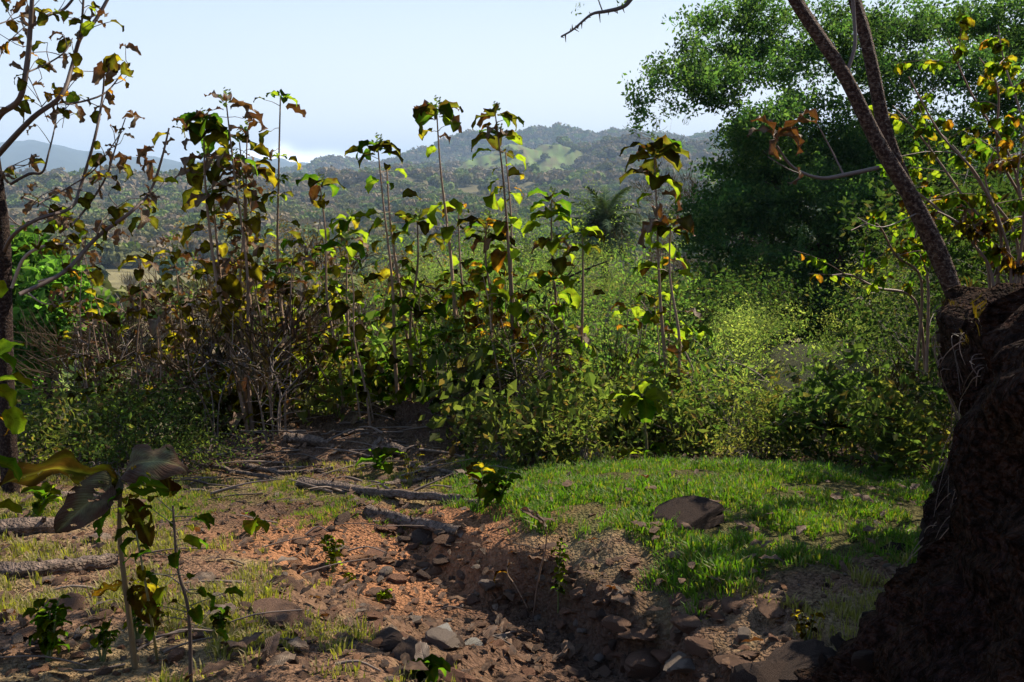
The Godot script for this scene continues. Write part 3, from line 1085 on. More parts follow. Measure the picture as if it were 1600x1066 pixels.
func make_mid_trees() -> void:
	var light := Color(1.0, 1.0, 1.0)
	var list := [
		[17.0, 885, 600, 885, 470, 0.07, "feathery light green tree below the palm on its left", [[870, 425, 0, 50, 26], [900, 450, -0.3, 52, 26], [845, 455, 0.4, 44, 24], [915, 420, 0.6, 36, 22], [880, 490, 0, 58, 24]]],
		[18.0, 760, 600, 735, 480, 0.1, "fine leaved tree on crooked dark stems behind the tall central saplings", [[740, 430, 0, 60, 28], [690, 450, 0.6, 56, 28], [790, 445, 0.5, 52, 26], [720, 480, -0.4, 60, 26], [660, 490, 0.4, 50, 24], [775, 490, 0.5, 55, 24]]],
		[22.0, 640, 600, 640, 470, 0.09, "olive feathery tree in the valley mouth left of centre", [[630, 450, 0, 50, 24], [590, 470, 0.5, 45, 24], [670, 430, 1.0, 45, 20]]],
		[21.0, 800, 600, 805, 430, 0.08, "pale green loose tree between the two tallest saplings", [[790, 400, 0, 40, 20], [820, 420, 0.5, 40, 20], [760, 415, 1.0, 40, 18]]],
		[20.0, 1010, 610, 1010, 500, 0.08, "grey green bushy tree right of the palm", [[1000, 450, 0, 48, 26], [1040, 480, 0.6, 46, 26], [980, 495, 0.2, 46, 24]]],
		[16.0, 1130, 640, 1130, 540, 0.07, "pale flowering tree with dusty green tops under the great tree", [[1120, 500, 0, 62, 28], [1165, 520, -0.3, 50, 28], [1080, 530, 0.2, 48, 26], [1140, 560, -0.5, 64, 28]]],
		[15.0, 1400, 640, 1400, 540, 0.07, "sunlit bush tree seen under the leaning stems", [[1390, 500, 0, 60, 32], [1440, 530, 0.3, 55, 32], [1350, 540, 0.2, 50, 30], [1420, 470, 0.8, 50, 26]]]]
	for a in list:
		var d: float = a[0]
		var p := at(a[1], a[2], d)
		pad_tree("feathery_tree", a[6], "tree", "", Vector3(p.x, ground(p.x, d), p.z), at(a[3], a[4], d), a[5], d, a[7], 260.0, "feather", light, Color(0.07, 0.055, 0.045), 1.0)
	# four dark stems in the hollow
	for q in [[738, 590, 715, 470], [770, 590, 757, 480], [792, 585, 806, 490], [812, 585, 835, 480]]:
		var p := at(q[0], q[1], 15.0)
		p.y = ground(p.x, 15.0) - 0.05
		var o := thing("dark_trunk", ["slim dark trunk leaning left in the hollow", "straight dark trunk in the middle of the hollow", "thin dark trunk leaning right in the hollow", "dark trunk leaning far right in the hollow"][[738, 770, 792, 812].find(q[0])], "tree", p)
		var tip := at(q[2], q[3], 15.2) - p
		stick("trunk", [Vector3.ZERO, tip * 0.5 + Vector3(rng.randfn(0, 0.06), 0, 0), tip], 0.1, 0.045, 8, Color(0.06, 0.045, 0.04), M.bark, o, 0.08)
		for i in 5:
			limb(o, "branch", tip * rng.randf_range(0.6, 1.0), tip * 1.1 + Vector3(rng.randfn(0, 0.7), rng.randf_range(-0.2, 0.6), rng.randfn(0, 0.5)), 0.03, 0.008, Color(0.06, 0.045, 0.04), M.bark, 0.1, 5)
		shrub_cap(o, tip, 0.9, 26)


func shrub_cap(o: Node, c: Vector3, r: float, n: int) -> void:
	var where := []
	var cols := []
	for i in n:
		var v := Vector3(rng.randfn(0, 1), rng.randfn(0, 0.5), rng.randfn(0, 1)) * r * 0.5
		where.append(Transform3D(facing(v + Vector3(0, 0.3, 0), rng.randf() * TAU), c + v))
		var f := rng.randf_range(0.7, 1.2)
		cols.append(Color(f, f, f))
	scatter("foliage", SPRAY.feather, M.small, o, where, cols)


func make_understory() -> void:
	var list := [[1545, 7.8, 1.9, "leafy bush close behind the bank, lower of two"], [1650, 8.0, 2.7, "taller leafy bush close behind the bank at the edge"], [1470, 9.2, 1.5, "low leafy bush at the back of the bank corner"], [1740, 6.4, 2.6, "tall bush beyond the right edge"], [1095, 17.0, 2.3, "dark bush at the left foot of the great tree"], [1150, 19.0, 1.9, "dark bush before the great trunk"], [1210, 20.5, 1.3, "dense shaded bush left of the great trunk"], [1365, 21.0, 1.5, "shaded bush right of the great trunk"], [1405, 24.0, 1.8, "green bush behind the leaning stems"], [1485, 19.0, 2.3, "high leafy bush behind the bank top"], [1560, 17.0, 2.5, "leafy bush at the right edge behind the bank"], [1450, 14.0, 1.3, "small leaved bush just behind the bank corner"], [1045, 21.0, 2.2, "dark bush between palm and great tree"]]
	for q in list:
		var p := at(q[0], 640, q[1])
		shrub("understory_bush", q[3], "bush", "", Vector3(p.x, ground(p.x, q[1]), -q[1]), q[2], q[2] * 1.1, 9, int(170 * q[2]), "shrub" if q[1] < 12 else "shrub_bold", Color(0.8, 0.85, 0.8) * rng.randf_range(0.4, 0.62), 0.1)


func make_palm() -> void:
	var d := 42.0
	var top := at(945, 352, d)
	var b := Vector3(top.x - 0.1, ground(top.x, d), top.z)
	var o := thing("palm_tree", "lone feather palm standing on the slope beneath the hills", "palm", b)
	var up := top - b
	stick("trunk", [Vector3(0, -0.3, 0), up * 0.5 + Vector3(0.1, 0, 0), up], 0.2, 0.17, 8, Color(0.1, 0.085, 0.07), M.bark, o, 0.1)
	for i in 58:
		var s := Shape.new()
		s.smooth = false
		var a := i * 2.399
		var el := lerpf(1.45, -1.2, pow(i / 57.0, 0.85))
		var l := rng.randf_range(2.0, 2.8) if i < 44 else 1.9
		var p := Vector3.ZERO
		var line := []
		for k in 10:
			line.append(p)
			var e := maxf(el - 1.5 * pow(k / 9.0, 1.4) * (0.9 if i < 44 else 0.2), -1.5)
			p += Vector3(cos(a) * cos(e), sin(e), sin(a) * cos(e)) * l / 9.0
		var dead := i >= 46
		var col := Color(0.085, 0.12, 0.06) * rng.randf_range(0.7, 1.3) if not dead else Color(0.08, 0.06, 0.045)
		s.tube(line, taper(10, 0.035, 0.008), 4, col * 1.3)
		for k in 60:
			var u := 0.1 + 0.9 * k / 60.0
			var q := along(line, u)
			var fwd := (along(line, minf(u + 0.08, 1.0)) - along(line, u - 0.08)).normalized()
			var across := fwd.cross(Vector3.UP).normalized()
			for sd in [-1, 1]:
				var len_: float = 0.5 * sin(PI * pow(u, 0.7) * 0.92 + 0.15) * rng.randf_range(0.8, 1.15)
				var tip: Vector3 = q + (across * sd * 0.8 + fwd * 0.7 + Vector3(0, rng.randf_range(-0.75, 0.35), 0)) * len_
				var w := fwd * 0.04
				var n := s.v.size()
				s.vert(q - w, col); s.vert(q + w, col); s.vert(tip, col * 1.1)
				s.tri(n, n + 1, n + 2)
		obj("frond", s.mesh(), M.far, o, Transform3D(Basis(), up))


# the near leafless tree on the left with its last curled leaves
func make_bare_tree() -> void:
	var d := 5.8
	var b := on(16, 772)
	d = -b.z
	var o := thing("bare_tree", "half bare dark limbed tree with curled brown leaves on the left", "tree", b)
	var wood := Color(0.085, 0.06, 0.05)
	var pale := Color(0.26, 0.2, 0.16)
	var P := func(x, y, e = 0.0): return at(x, y, d + e) - b
	stick("trunk", [Vector3(0, -0.15, 0), P.call(10, 620), P.call(6, 480), P.call(4, 380), P.call(-4, 300), P.call(-20, 180)], 0.06, 0.035, 10, wood, M.bark, o, 0.1)
	var limbs := [
		["-30,230,0 0,180,0 30,155,-.1 42,100,-.1 47,45,-.1 52,-40,-.1", 5.5, 4.0, 0], ["-20,262,.1 0,238,.1 50,185,0 95,150,0 112,105,.1 125,60,.1 150,30,.15 178,-20,.2", 6, 2.5, 0],
		["122,66,.1 128,30,.1 131,-20,.1", 2.6, 2, 0], ["48,42,-.1 75,24,-.1 100,14,0 120,-10,0", 3, 1.8, 0], ["45,112,-.1 80,96,0 102,80,0 113,60,.1", 1.7, 1, 0],
		["95,152,0 108,162,.1 160,148,.2 188,118,.3 202,98,.3", 2.3, 0.8, 0], ["5,395,0 22,366,-.1 60,342,-.1 110,325,0 126,290,.1 148,215,.1 160,150,.2 163,104,.2", 4.5, 1.4, 0],
		["16,288,.1 45,272,.1 66,269,.1 76,238,.1 86,195,.2 90,158,.2", 2.8, 1.2, 0], ["30,460,-.2 100,425,-.1 150,372,0 206,330,0 235,298,.1 252,250,.1 264,200,.1", 4.2, 1.8, 0],
		["18,450,-.1 36,405,-.1 64,386,-.1 98,382,0 116,398,0", 3.2, 1.6, 1], ["112,352,0 140,318,.1 166,275,.1 182,225,.1 196,184,.1", 2.2, 1, 0], ["60,318,-.1 108,292,0 150,262,0 190,205,0", 1.8, 0.7, 0],
		["35,308,0 75,324,0 100,345,.1", 1.9, 0.9, 1], ["80,330,.1 100,365,.1 118,395,.1", 1.2, 0.7, 1], ["150,372,0 160,345,0 184,322,.1", 1.2, 0.6, 1], ["60,440,-.1 90,430,-.1 110,412,0", 2.2, 1.0, 1],
		["-10,40,0 25,28,.1 55,14,.1", 1.5, 0.7, 0], ["-10,300,0 12,262,0 40,258,.1 60,250,.1", 1.5, 0.6, 0], ["5,330,0 30,352,.1 52,346,.1", 1.4, 0.6, 1], ["40,455,-.1 70,475,-.1 110,470,0", 1.6, 0.8, 1],
		["20,95,0 44,120,0 75,190,0", 1, 0.6, 0], ["100,130,.1 103,160,.1 97,200,.1", 0.8, 0.5, 0], ["-10,110,0 10,70,.1 40,40,0", 1.3, 0.6, 0]]
	var tips := []
	for q in limbs:
		var pts := []
		for w in q[0].split(" "):
			var z: PackedStringArray = w.split(",")
			pts.append(P.call(float(z[0]), float(z[1]), float(z[2]) * 2.0))
		var k: float = d / FOCAL
		stick("branch", pts, q[1] * k * 0.85, q[2] * k * 0.85, 6, pale if q[3] == 1 else wood * rng.randf_range(0.8, 1.3), M.stem, o, 0.12, 5)
		var line := curve(pts, 5)
		for i in 5:                                        # side twigs with leaves
			var u := rng.randf_range(0.25, 1.0)
			var p := along(line, u)
			var e := p + Vector3(rng.randfn(0, 0.09), rng.randf_range(-0.04, 0.14), rng.randfn(0, 0.1))
			stick("twig", [p, (p + e) * 0.5 + Vector3(rng.randfn(0, 0.015), rng.randfn(0, 0.015), 0), e], 0.0035, 0.0018, 4, wood * 1.2, M.stem, o, 0.0, 2)
			tips.append(e)
			if rng.randf() < 0.5:
				tips.append(p)
	for e in tips:
		for i in (2 if rng.randf() < 0.2 else 1):
			var dir := Vector3(rng.randfn(0, 1), rng.randf_range(-1.0, 0.3), rng.randfn(0, 0.7)).normalized()
			leaf_on(o, e, dir, rng.randf_range(0.07, 0.14), pick("brown*5 olive*5 pale*2 yellow lime orange"), rng.randf_range(-1, 1))
	for q in [[175, 92], [196, 180], [262, 195], [245, 230], [240, 260], [270, 215], [160, 100], [190, 100], [120, 330], [205, 330], [215, 320], [222, 335], [190, 250], [205, 242]]:
		for i in 2:
			leaf_on(o, P.call(q[0] + rng.randf_range(-8, 8), q[1] + rng.randf_range(-6, 6), 0.3), Vector3(rng.randfn(0, 1), rng.randf_range(-0.7, 0.2), rng.randfn(0, 0.5)), rng.randf_range(0.12, 0.2), pick("olive*4 brown*3 yellow"), rng.randf_range(-0.6, 0.6))


# the twin leaning stems rooted in the top of the bank
func make_leaning_tree() -> void:
	var d := 4.3
	var b := at(1502, 500, d)
	var o := thing("leaning_tree", "twin stemmed tree with blotched bark leaning out from the bank top", "tree", b)
	var P := func(x, y, e = 0.0): return at(x, y, d + e) - b
	var col := Color(0.2, 0.145, 0.12)
	var one := [[1502, 500, 0], [1472, 405, 0], [1425, 310, 0.0], [1372, 222, .05], [1322, 122, .1], [1282, 60, .15], [1240, -5, .2], [1180, -120, .3], [1120, -260, .4], [1080, -420, .5]]
	var two := [[1506, 500, .1], [1462, 395, .15], [1415, 290, .2], [1384, 205, .25], [1366, 120, .3], [1350, 50, .35], [1334, -5, .4], [1310, -120, .5], [1300, -280, .6], [1310, -430, .7]]
	for q in [one, two]:
		var pts := []
		for w in q:
			pts.append(P.call(w[0], w[1], w[2]))
		stick("trunk", pts, 0.039, 0.025, 14, col, M.bark, o, 0.07, 5)
	var k := d / FOCAL
	for q in [["1372,262,0 1330,271,-.05 1282,278,-.1 1240,262,-.15 1214,228,-.2", 5.0, 1.8], ["1318,272,-.05 1298,232,0 1275,190,0", 1.8, 1.0], ["1323,114,.1 1336,70,.15 1334,18,.2 1330,-60,.2", 4.5, 3], ["1282,278,-.1 1240,268,-.1 1200,245,-.1", 1.4, .8], ["1440,330,0 1380,355,-.2 1340,340,-.3", 1.6, .8]]:
		var pts := []
		for w in q[0].split(" "):
			var z: PackedStringArray = w.split(",")
			pts.append(P.call(float(z[0]), float(z[1]), float(z[2])))
		stick("branch", pts, q[1] * k * 0.75, q[2] * k * 0.75, 7, Color(0.13, 0.095, 0.08), M.stem, o, 0.12, 5)
	for q in [[1212, 218, -0.9, 0.6, 0.15], [1214, 215, 1.0, 0.05, 0.16], [1216, 215, -0.5, -0.9, 0.12], [1210, 208, -0.7, 0.9, 0.13], [1218, 205, 1.0, 0.5, 0.17], [1214, 210, 0.9, 0.25, 0.15], [1276, 190, -0.4, 0.5, 0.12], [1245, 262, 0.2, -1, 0.1]]:
		leaf_on(o, P.call(q[0], q[1], -0.2), Vector3(q[2], q[3], rng.randf_range(-0.2, 0.5)), q[4], "brown", rng.randf_range(-0.6, 0.6))
	var where := []                                        # its crown, above the picture
	var cols := []
	for q in [[1080, -420, .5], [1060, -520, .6], [1310, -430, .7], [1340, -520, .8]]:
		var c: Vector3 = P.call(q[0], q[1], q[2])
		for i in 30:
			var v := Vector3(rng.randfn(0, 0.3), rng.randfn(0, 0.2), rng.randfn(0, 0.3))
			where.append(Transform3D(facing(v + Vector3(0, 0.1, 0), rng.randf() * TAU), c + v))
			cols.append(Color(1, 1, 1) * rng.randf_range(0.7, 1.2))
	scatter("crown", SPRAY.shrub_bold, M.small, o, where, cols)


# tall thin shrubs with yellowing oval leaves over the bank
func make_yellow_shrubs() -> void:
	var sets := [
		["leggy yellow leaved shrub whose stem crosses the twin leaning trunks", 4.9, [1560, 470], ["1550,380 1500,300 1440,215 1395,165", "1565,380 1530,280 1470,210 1420,120", "1540,400 1470,330 1420,290 1370,245"], 46],
		["yellow and orange leaved shrub at the right above the bank", 5.2, [1600, 460], ["1600,360 1580,250 1520,150 1480,60", "1610,340 1600,200 1570,100 1560,40", "1590,380 1540,300 1500,240 1450,190", "1605,350 1560,240 1560,140 1530,90"], 62],
		["rusty brown leaved shrub low over the bank top", 4.8, [1570, 480], ["1580,420 1560,340 1540,280 1555,230", "1590,420 1600,340 1590,280 1600,220", "1550,430 1520,380 1500,350 1465,330"], 50],
		["green shrub with a few lit leaves behind the foot of the leaning trunks", 5.6, [1440, 520], ["1440,440 1400,400 1370,350 1330,360", "1450,440 1430,380 1440,330 1400,300", "1430,470 1370,450 1330,430 1300,430"], 40]]
	for q in sets:
		var d: float = q[1]
		var b := at(q[2][0], q[2][1], d)
		b.y -= 0.25
		var o := thing("yellow_shrub", q[0], "shrub", b, "")
		var rusty: bool = "rusty" in q[0]
		for l in q[3]:
			var pts := [Vector3(rng.randfn(0, 0.03), 0, rng.randfn(0, 0.03))]
			var e := rng.randf_range(-0.35, 0.35)
			for w in l.split(" "):
				var z: PackedStringArray = w.split(",")
				pts.append(at(float(z[0]), float(z[1]), d + e * pts.size() * 0.4) - b)
			var line := curve(pts, 5)
			stick("stem", pts, 0.011, 0.003, 5, Color(0.2, 0.13, 0.1), M.stem, o, 0.05, 5)
			for i in 7:
				var u := rng.randf_range(0.2, 0.9)
				var p := along(line, u)
				var t := p + Vector3(rng.randfn(0, 0.2), rng.randf_range(-0.05, 0.25), rng.randfn(0, 0.15))
				stick("twig", [p, (p + t) * 0.5 + Vector3(0, 0.02, 0), t], 0.003, 0.0014, 4, Color(0.2, 0.13, 0.1), M.stem, o, 0.0, 2)
				for k in int(q[4] / 4.4):
					var f := p.lerp(t, rng.randf_range(0.2, 1.0))
					leaf_on(o, f, Vector3(rng.randfn(0, 1), rng.randf_range(-1.2, 0.2), rng.randfn(0, 1)), rng.randf_range(0.045, 0.085), pick("brown*4 orange*3 yellow*2 olive*2" if rusty else "lime*7 yellow*3 green*5 orange olive"), rng.randf_range(-1, 1))


func thorn_twig() -> void:
	var d := 4.0
	var b := at(1010, -40, d)
	var o := thing("thorny_twig", "thorny bare twig reaching into the sky at the top", "twig", b)
	var pts := []
	for q in [[1010, -40], [985, 0], [970, 12], [945, 18], [925, 22], [905, 38], [893, 48], [877, 57]]:
		pts.append(at(q[0], q[1], d) - b)
	stick("stem", pts, 0.009, 0.004, 6, Color(0.1, 0.08, 0.075), M.stem, o, 0.15, 4)
	var line := curve(pts, 4)
	for i in 26:
		var p := along(line, 0.2 + 0.8 * i / 25.0)
		stick("thorn", [p, p + Vector3(rng.randfn(0, 0.01), rng.randfn(0, 0.016), rng.randfn(0, 0.01))], 0.004, 0.001, 4, Color(0.1, 0.08, 0.07), M.stem, o, 0.0, 1)
	stick("shoot", [along(line, 0.45), along(line, 0.45) + Vector3(-0.02, 0.05, 0), along(line, 0.45) + Vector3(-0.035, 0.09, 0)], 0.003, 0.002, 4, Color(0.1, 0.08, 0.07), M.stem, o)
	for i in 3:
		obj("leaf_tuft", SPRAY.sapling, M.small, o, Transform3D(facing(Vector3(rng.randfn(0, 1), 1, 0)).scaled(Vector3.ONE * 0.5), [along(line, 0.72) + Vector3(-0.03, 0.04, 0), along(line, 0.3), along(line, 0.1)][i]))
	# the bough that it hangs from goes on out of the picture, caught in the leaning tree
	stick("branch", [Vector3.ZERO, at(1120, -180, d + 0.2) - b, at(1304, -300, 4.92) - b], 0.012, 0.022, 7, Color(0.1, 0.08, 0.075), M.stem, o)


func make_saplings() -> void:
	var G := "broad leaved saplings standing above the thicket"
	var bg := "brown*3 olive*4 green yellow"
	# the tall ones against the sky, one by one
	sapling(8.8, 449, 438, 152, "tallest thin sapling with one small green tuft at its very top", G, [[1.0, 5, 0.18, "green*2 lime olive"], [0.8, 6, 0.08, "lime"], [0.74, 7, 0.10, "lime green"], [0.69, 4, 0.11, "lime"]], 17, 0.2, "olive*2 brown yellow lime", 0.1)
	sapling(8.6, 537, 500, 290, "sapling with one flat whorl of four broad dark leaves", G, [[1.0, 5, 0.26, "olive*2 green brown"]], 11, 0.2, "yellow*2 olive lime", 0.15)
	sapling(8.7, 624, 590, 228, "sapling with a green drooping tuft before the blue ridge, left of a twin", G, [[1.0, 6, 0.24, "green*4 olive*2"], [0.96, 4, 0.22, "green olive"], [1.0, 3, 0.11, "lime"]], 13, 0.2, "lime*2 olive yellow green", 0.15)
	sapling(8.9, 652, 604, 258, "bare topped sapling leaning close against a taller twin", G, [[1.0, 2, 0.13, "olive"]], 11, 0.2, "lime*2 green yellow olive", 0.1)
	sapling(8.4, 721, 682, 170, "tall sapling with a dark two storey crown of curling leaves in mid sky", G, [[1.0, 6, 0.26, "olive*3 brown*2 green"], [0.95, 5, 0.29, "olive*2 brown*3"], [0.86, 1, 0.18, "brown"]], 13, 0.24, "lime*3 green*2 yellow", 0.12)
	sapling(8.3, 809, 774, 180, "tall sapling with two separate dark crowns in front of the grassy hill", G, [[1.0, 6, 0.26, "olive*3 green brown"], [0.9, 7, 0.26, "olive*3 brown green"], [0.79, 2, 0.12, "lime"]], 15, 0.24, "lime*3 yellow orange", 0.12)
	sapling(8.8, 835, 790, 238, "thin nearly leafless sapling beside the double crowned one", G, [[1.0, 2, 0.12, "olive"], [0.85, 1, 0.11, "yellow"]], 11, 0.2, "lime*2 orange yellow", 0.08)
	sapling(8.0, 1052, 1022, 232, "sapling with a heavy dark crown of hanging leaves left of the great tree", G, [[1.0, 6, 0.28, "olive*4 green brown"], [0.95, 6, 0.29, "olive*3 brown lime"], [0.88, 6, 0.30, "olive*3 brown*2 lime"]], 9, 0.24, "lime*2 brown", 0.12)
	sapling(7.9, 1061, 1048, 350, "lower sapling with a skirt of brown hanging leaves under the heavy crowned one", G, [[1.0, 7, 0.30, "brown*3 olive*3 orange"], [0.96, 5, 0.27, "olive brown lime"]], 9, 0.2, "lime*2 yellow brown", 0.1)
	sapling(8.6, 874, 862, 312, "sapling with lime lit tiers beside the palm on its left", G, [[1.0, 6, 0.23, "green*3 olive lime"], [0.9, 6, 0.26, "lime*2 green olive"], [0.78, 5, 0.26, "olive*2 lime brown"]], 11, 0.24, "lime*2 olive yellow", 0.12)
	sapling(8.5, 905, 910, 358, "short sapling with bright lime leaves touching the palm fronds", G, [[1.0, 5, 0.21, "lime*3 green"], [0.88, 4, 0.21, "lime olive"]], 9, 0.2, "lime olive brown", 0.12)
	sapling(9.2, 730, 716, 325, "small topped sapling just right of the mid sky one", G, [[1.0, 5, 0.18, "lime green orange"]], 11, 0.2, "lime olive", 0.1)
	sapling(8.2, 388, 318, 190, "left sapling with the largest umbrella of dark green leaves", G, [[1.0, 10, 0.27, "green*4 olive*2"], [0.95, 8, 0.27, "olive*3 green"], [0.86, 5, 0.26, "brown olive"], [0.74, 4, 0.25, "brown*2 olive"]], 11, 0.26, "brown*2 yellow*2 olive", 0.1, -0.03)
	sapling(8.3, 393, 353, 158, "left sapling topped by dead twisted leaves standing upright", G, [[1.0, 3, 0.28, "brown*3 pale"], [0.97, 2, 0.26, "pale brown"], [0.8, 5, 0.27, "olive*2 green brown"], [0.72, 4, 0.26, "brown pale"]], 13, 0.26, "brown*2 olive yellow", 0.1)
	sapling(8.4, 382, 374, 222, "left sapling with a ragged brown side leaf above a pale folded one", G, [[1.0, 3, 0.28, "brown*2 olive"], [0.86, 4, 0.27, "pale brown olive"], [0.7, 4, 0.25, "brown olive yellow"]], 13, 0.26, "brown*2 yellow*2", 0.1)
	sapling(8.5, 366, 330, 262, "left sapling hidden in the big umbrella, with olive side leaves", G, [[1.0, 5, 0.26, "olive*2 brown"], [0.8, 5, 0.26, "olive brown yellow"]], 15, 0.26, "brown yellow*2 olive", 0.1)
	sapling(8.6, 402, 386, 205, "right hand stem of the left clump with a torn brown flag of a leaf", G, [[1.0, 3, 0.23, "brown"], [0.82, 3, 0.23, "pale brown"]], 13, 0.25, "brown yellow olive", 0.1)
	sapling(9.0, 546, 545, 345, "yellow green topped sapling left of the centre", G, [[1.0, 7, 0.23, "lime*3 yellow green"], [0.88, 5, 0.23, "lime olive brown"]], 11, 0.22, "lime*2 yellow", 0.1)
	sapling(8.6, 640, 652, 345, "dark whorled sapling under the green tufted pair", G, [[1.0, 6, 0.24, "olive*3 lime green"]], 11, 0.2, "lime olive yellow", 0.1)
	sapling(8.4, 770, 760, 348, "sapling with drooping rust and olive leaves between the two tallest", G, [[1.0, 6, 0.26, "olive*2 orange lime"], [0.86, 5, 0.28, "olive*2 brown"]], 11, 0.24, "lime*2 orange", 0.1)
	# the low ones that make the thicket
	var zones := [
		[17, 130, 330, 350, 600, "brown*4 olive*3 yellow*2 pale", "brown"], [16, 320, 450, 340, 590, "brown*4 yellow*3 olive*2 pale", "mixed"],
		[15, 440, 580, 370, 600, "lime*3 yellow*2 olive*3 brown green", "yellow"], [16, 570, 730, 380, 600, "lime*3 green*3 olive yellow", "green"], [13, 730, 880, 390, 610, "lime*3 green*2 orange yellow olive", "lime"],
		[13, 870, 1090, 400, 620, "lime*3 green*2 brown orange olive", "right"]]
	var words := {
		"brown": "sapling with curled brown leaves in the left of the thicket", "mixed": "sapling with yellow and scorched leaves about the left clump", "yellow": "yellow and lime leaved low sapling right of the left clump",
		"green": "green leaved low sapling in the middle of the thicket", "lime": "lime leaved low sapling under the double crowned tall one", "right": "lime and brown leaved low sapling right of the palm line"}
	for z in zones:
		for i in z[0]:
			var xb: float = lerpf(z[1], z[2], (i + rng.randf()) / z[0])
			var d := rng.randf_range(7.9, 10.2)
			var yt := rng.randf_range(z[3], z[4])
			var tiers := [[1.0, rng.randi_range(3, 6), rng.randf_range(0.14, 0.22), z[5]]]
			if rng.randf() < 0.7:
				tiers.append([rng.randf_range(0.75, 0.9), rng.randi_range(2, 5), rng.randf_range(0.13, 0.21), z[5]])
			sapling(d, xb, xb + rng.randf_range(-70, 50), yt, words[z[6]], "thicket of low saplings, " + z[6], tiers, rng.randi_range(9, 14), rng.randf_range(0.12, 0.19), z[5], 0.03, rng.randf_range(-0.04, 0.04), "sapling", 0.62)
	# arching bare canes on the right
	var canes := [[[1112, 720], [1098, 640], [1082, 575], [1050, 520], [1000, 478], 7.8, 0.013, "pale bare cane arching to the left over the thicket"], [[1260, 720], [1200, 690], [1150, 640], [1090, 600], [1050, 590], 7.6, 0.007, "thin bare cane lying across the right shrubs"],
		[[1300, 700], [1250, 640], [1205, 600], [1170, 575], [1130, 560], 8.2, 0.008, "grey cane rising behind the star leaved plant"], [[1180, 735], [1150, 690], [1128, 640], [1090, 615], [1060, 560], 7.4, 0.006, "slim dry cane with forked tip beside the bright big leaved plant"]]
	for q in canes:
		var b := foot(q[0][0], q[5])
		var o := thing("cane", q[7], "dry cane", b)
		var pts := [Vector3(0, -0.05, 0)]
		for i in range(1, 5):
			pts.append(at(q[i][0], q[i][1], q[5] + 0.1 * i) - b)
		stick("stem", pts, q[6], q[6] * 0.35, 6, Color(0.24, 0.18, 0.13), M.stem, o, 0.08, 5)
		for i in 4:
			var p := along(pts, rng.randf_range(0.5, 1.0))
			stick("twig", [p, p + Vector3(rng.randf_range(-0.3, 0.1), rng.randf_range(-0.05, 0.2), rng.randfn(0, 0.1))], q[6] * 0.4, 0.002, 4, Color(0.33, 0.26, 0.2), M.stem, o, 0.0, 1)


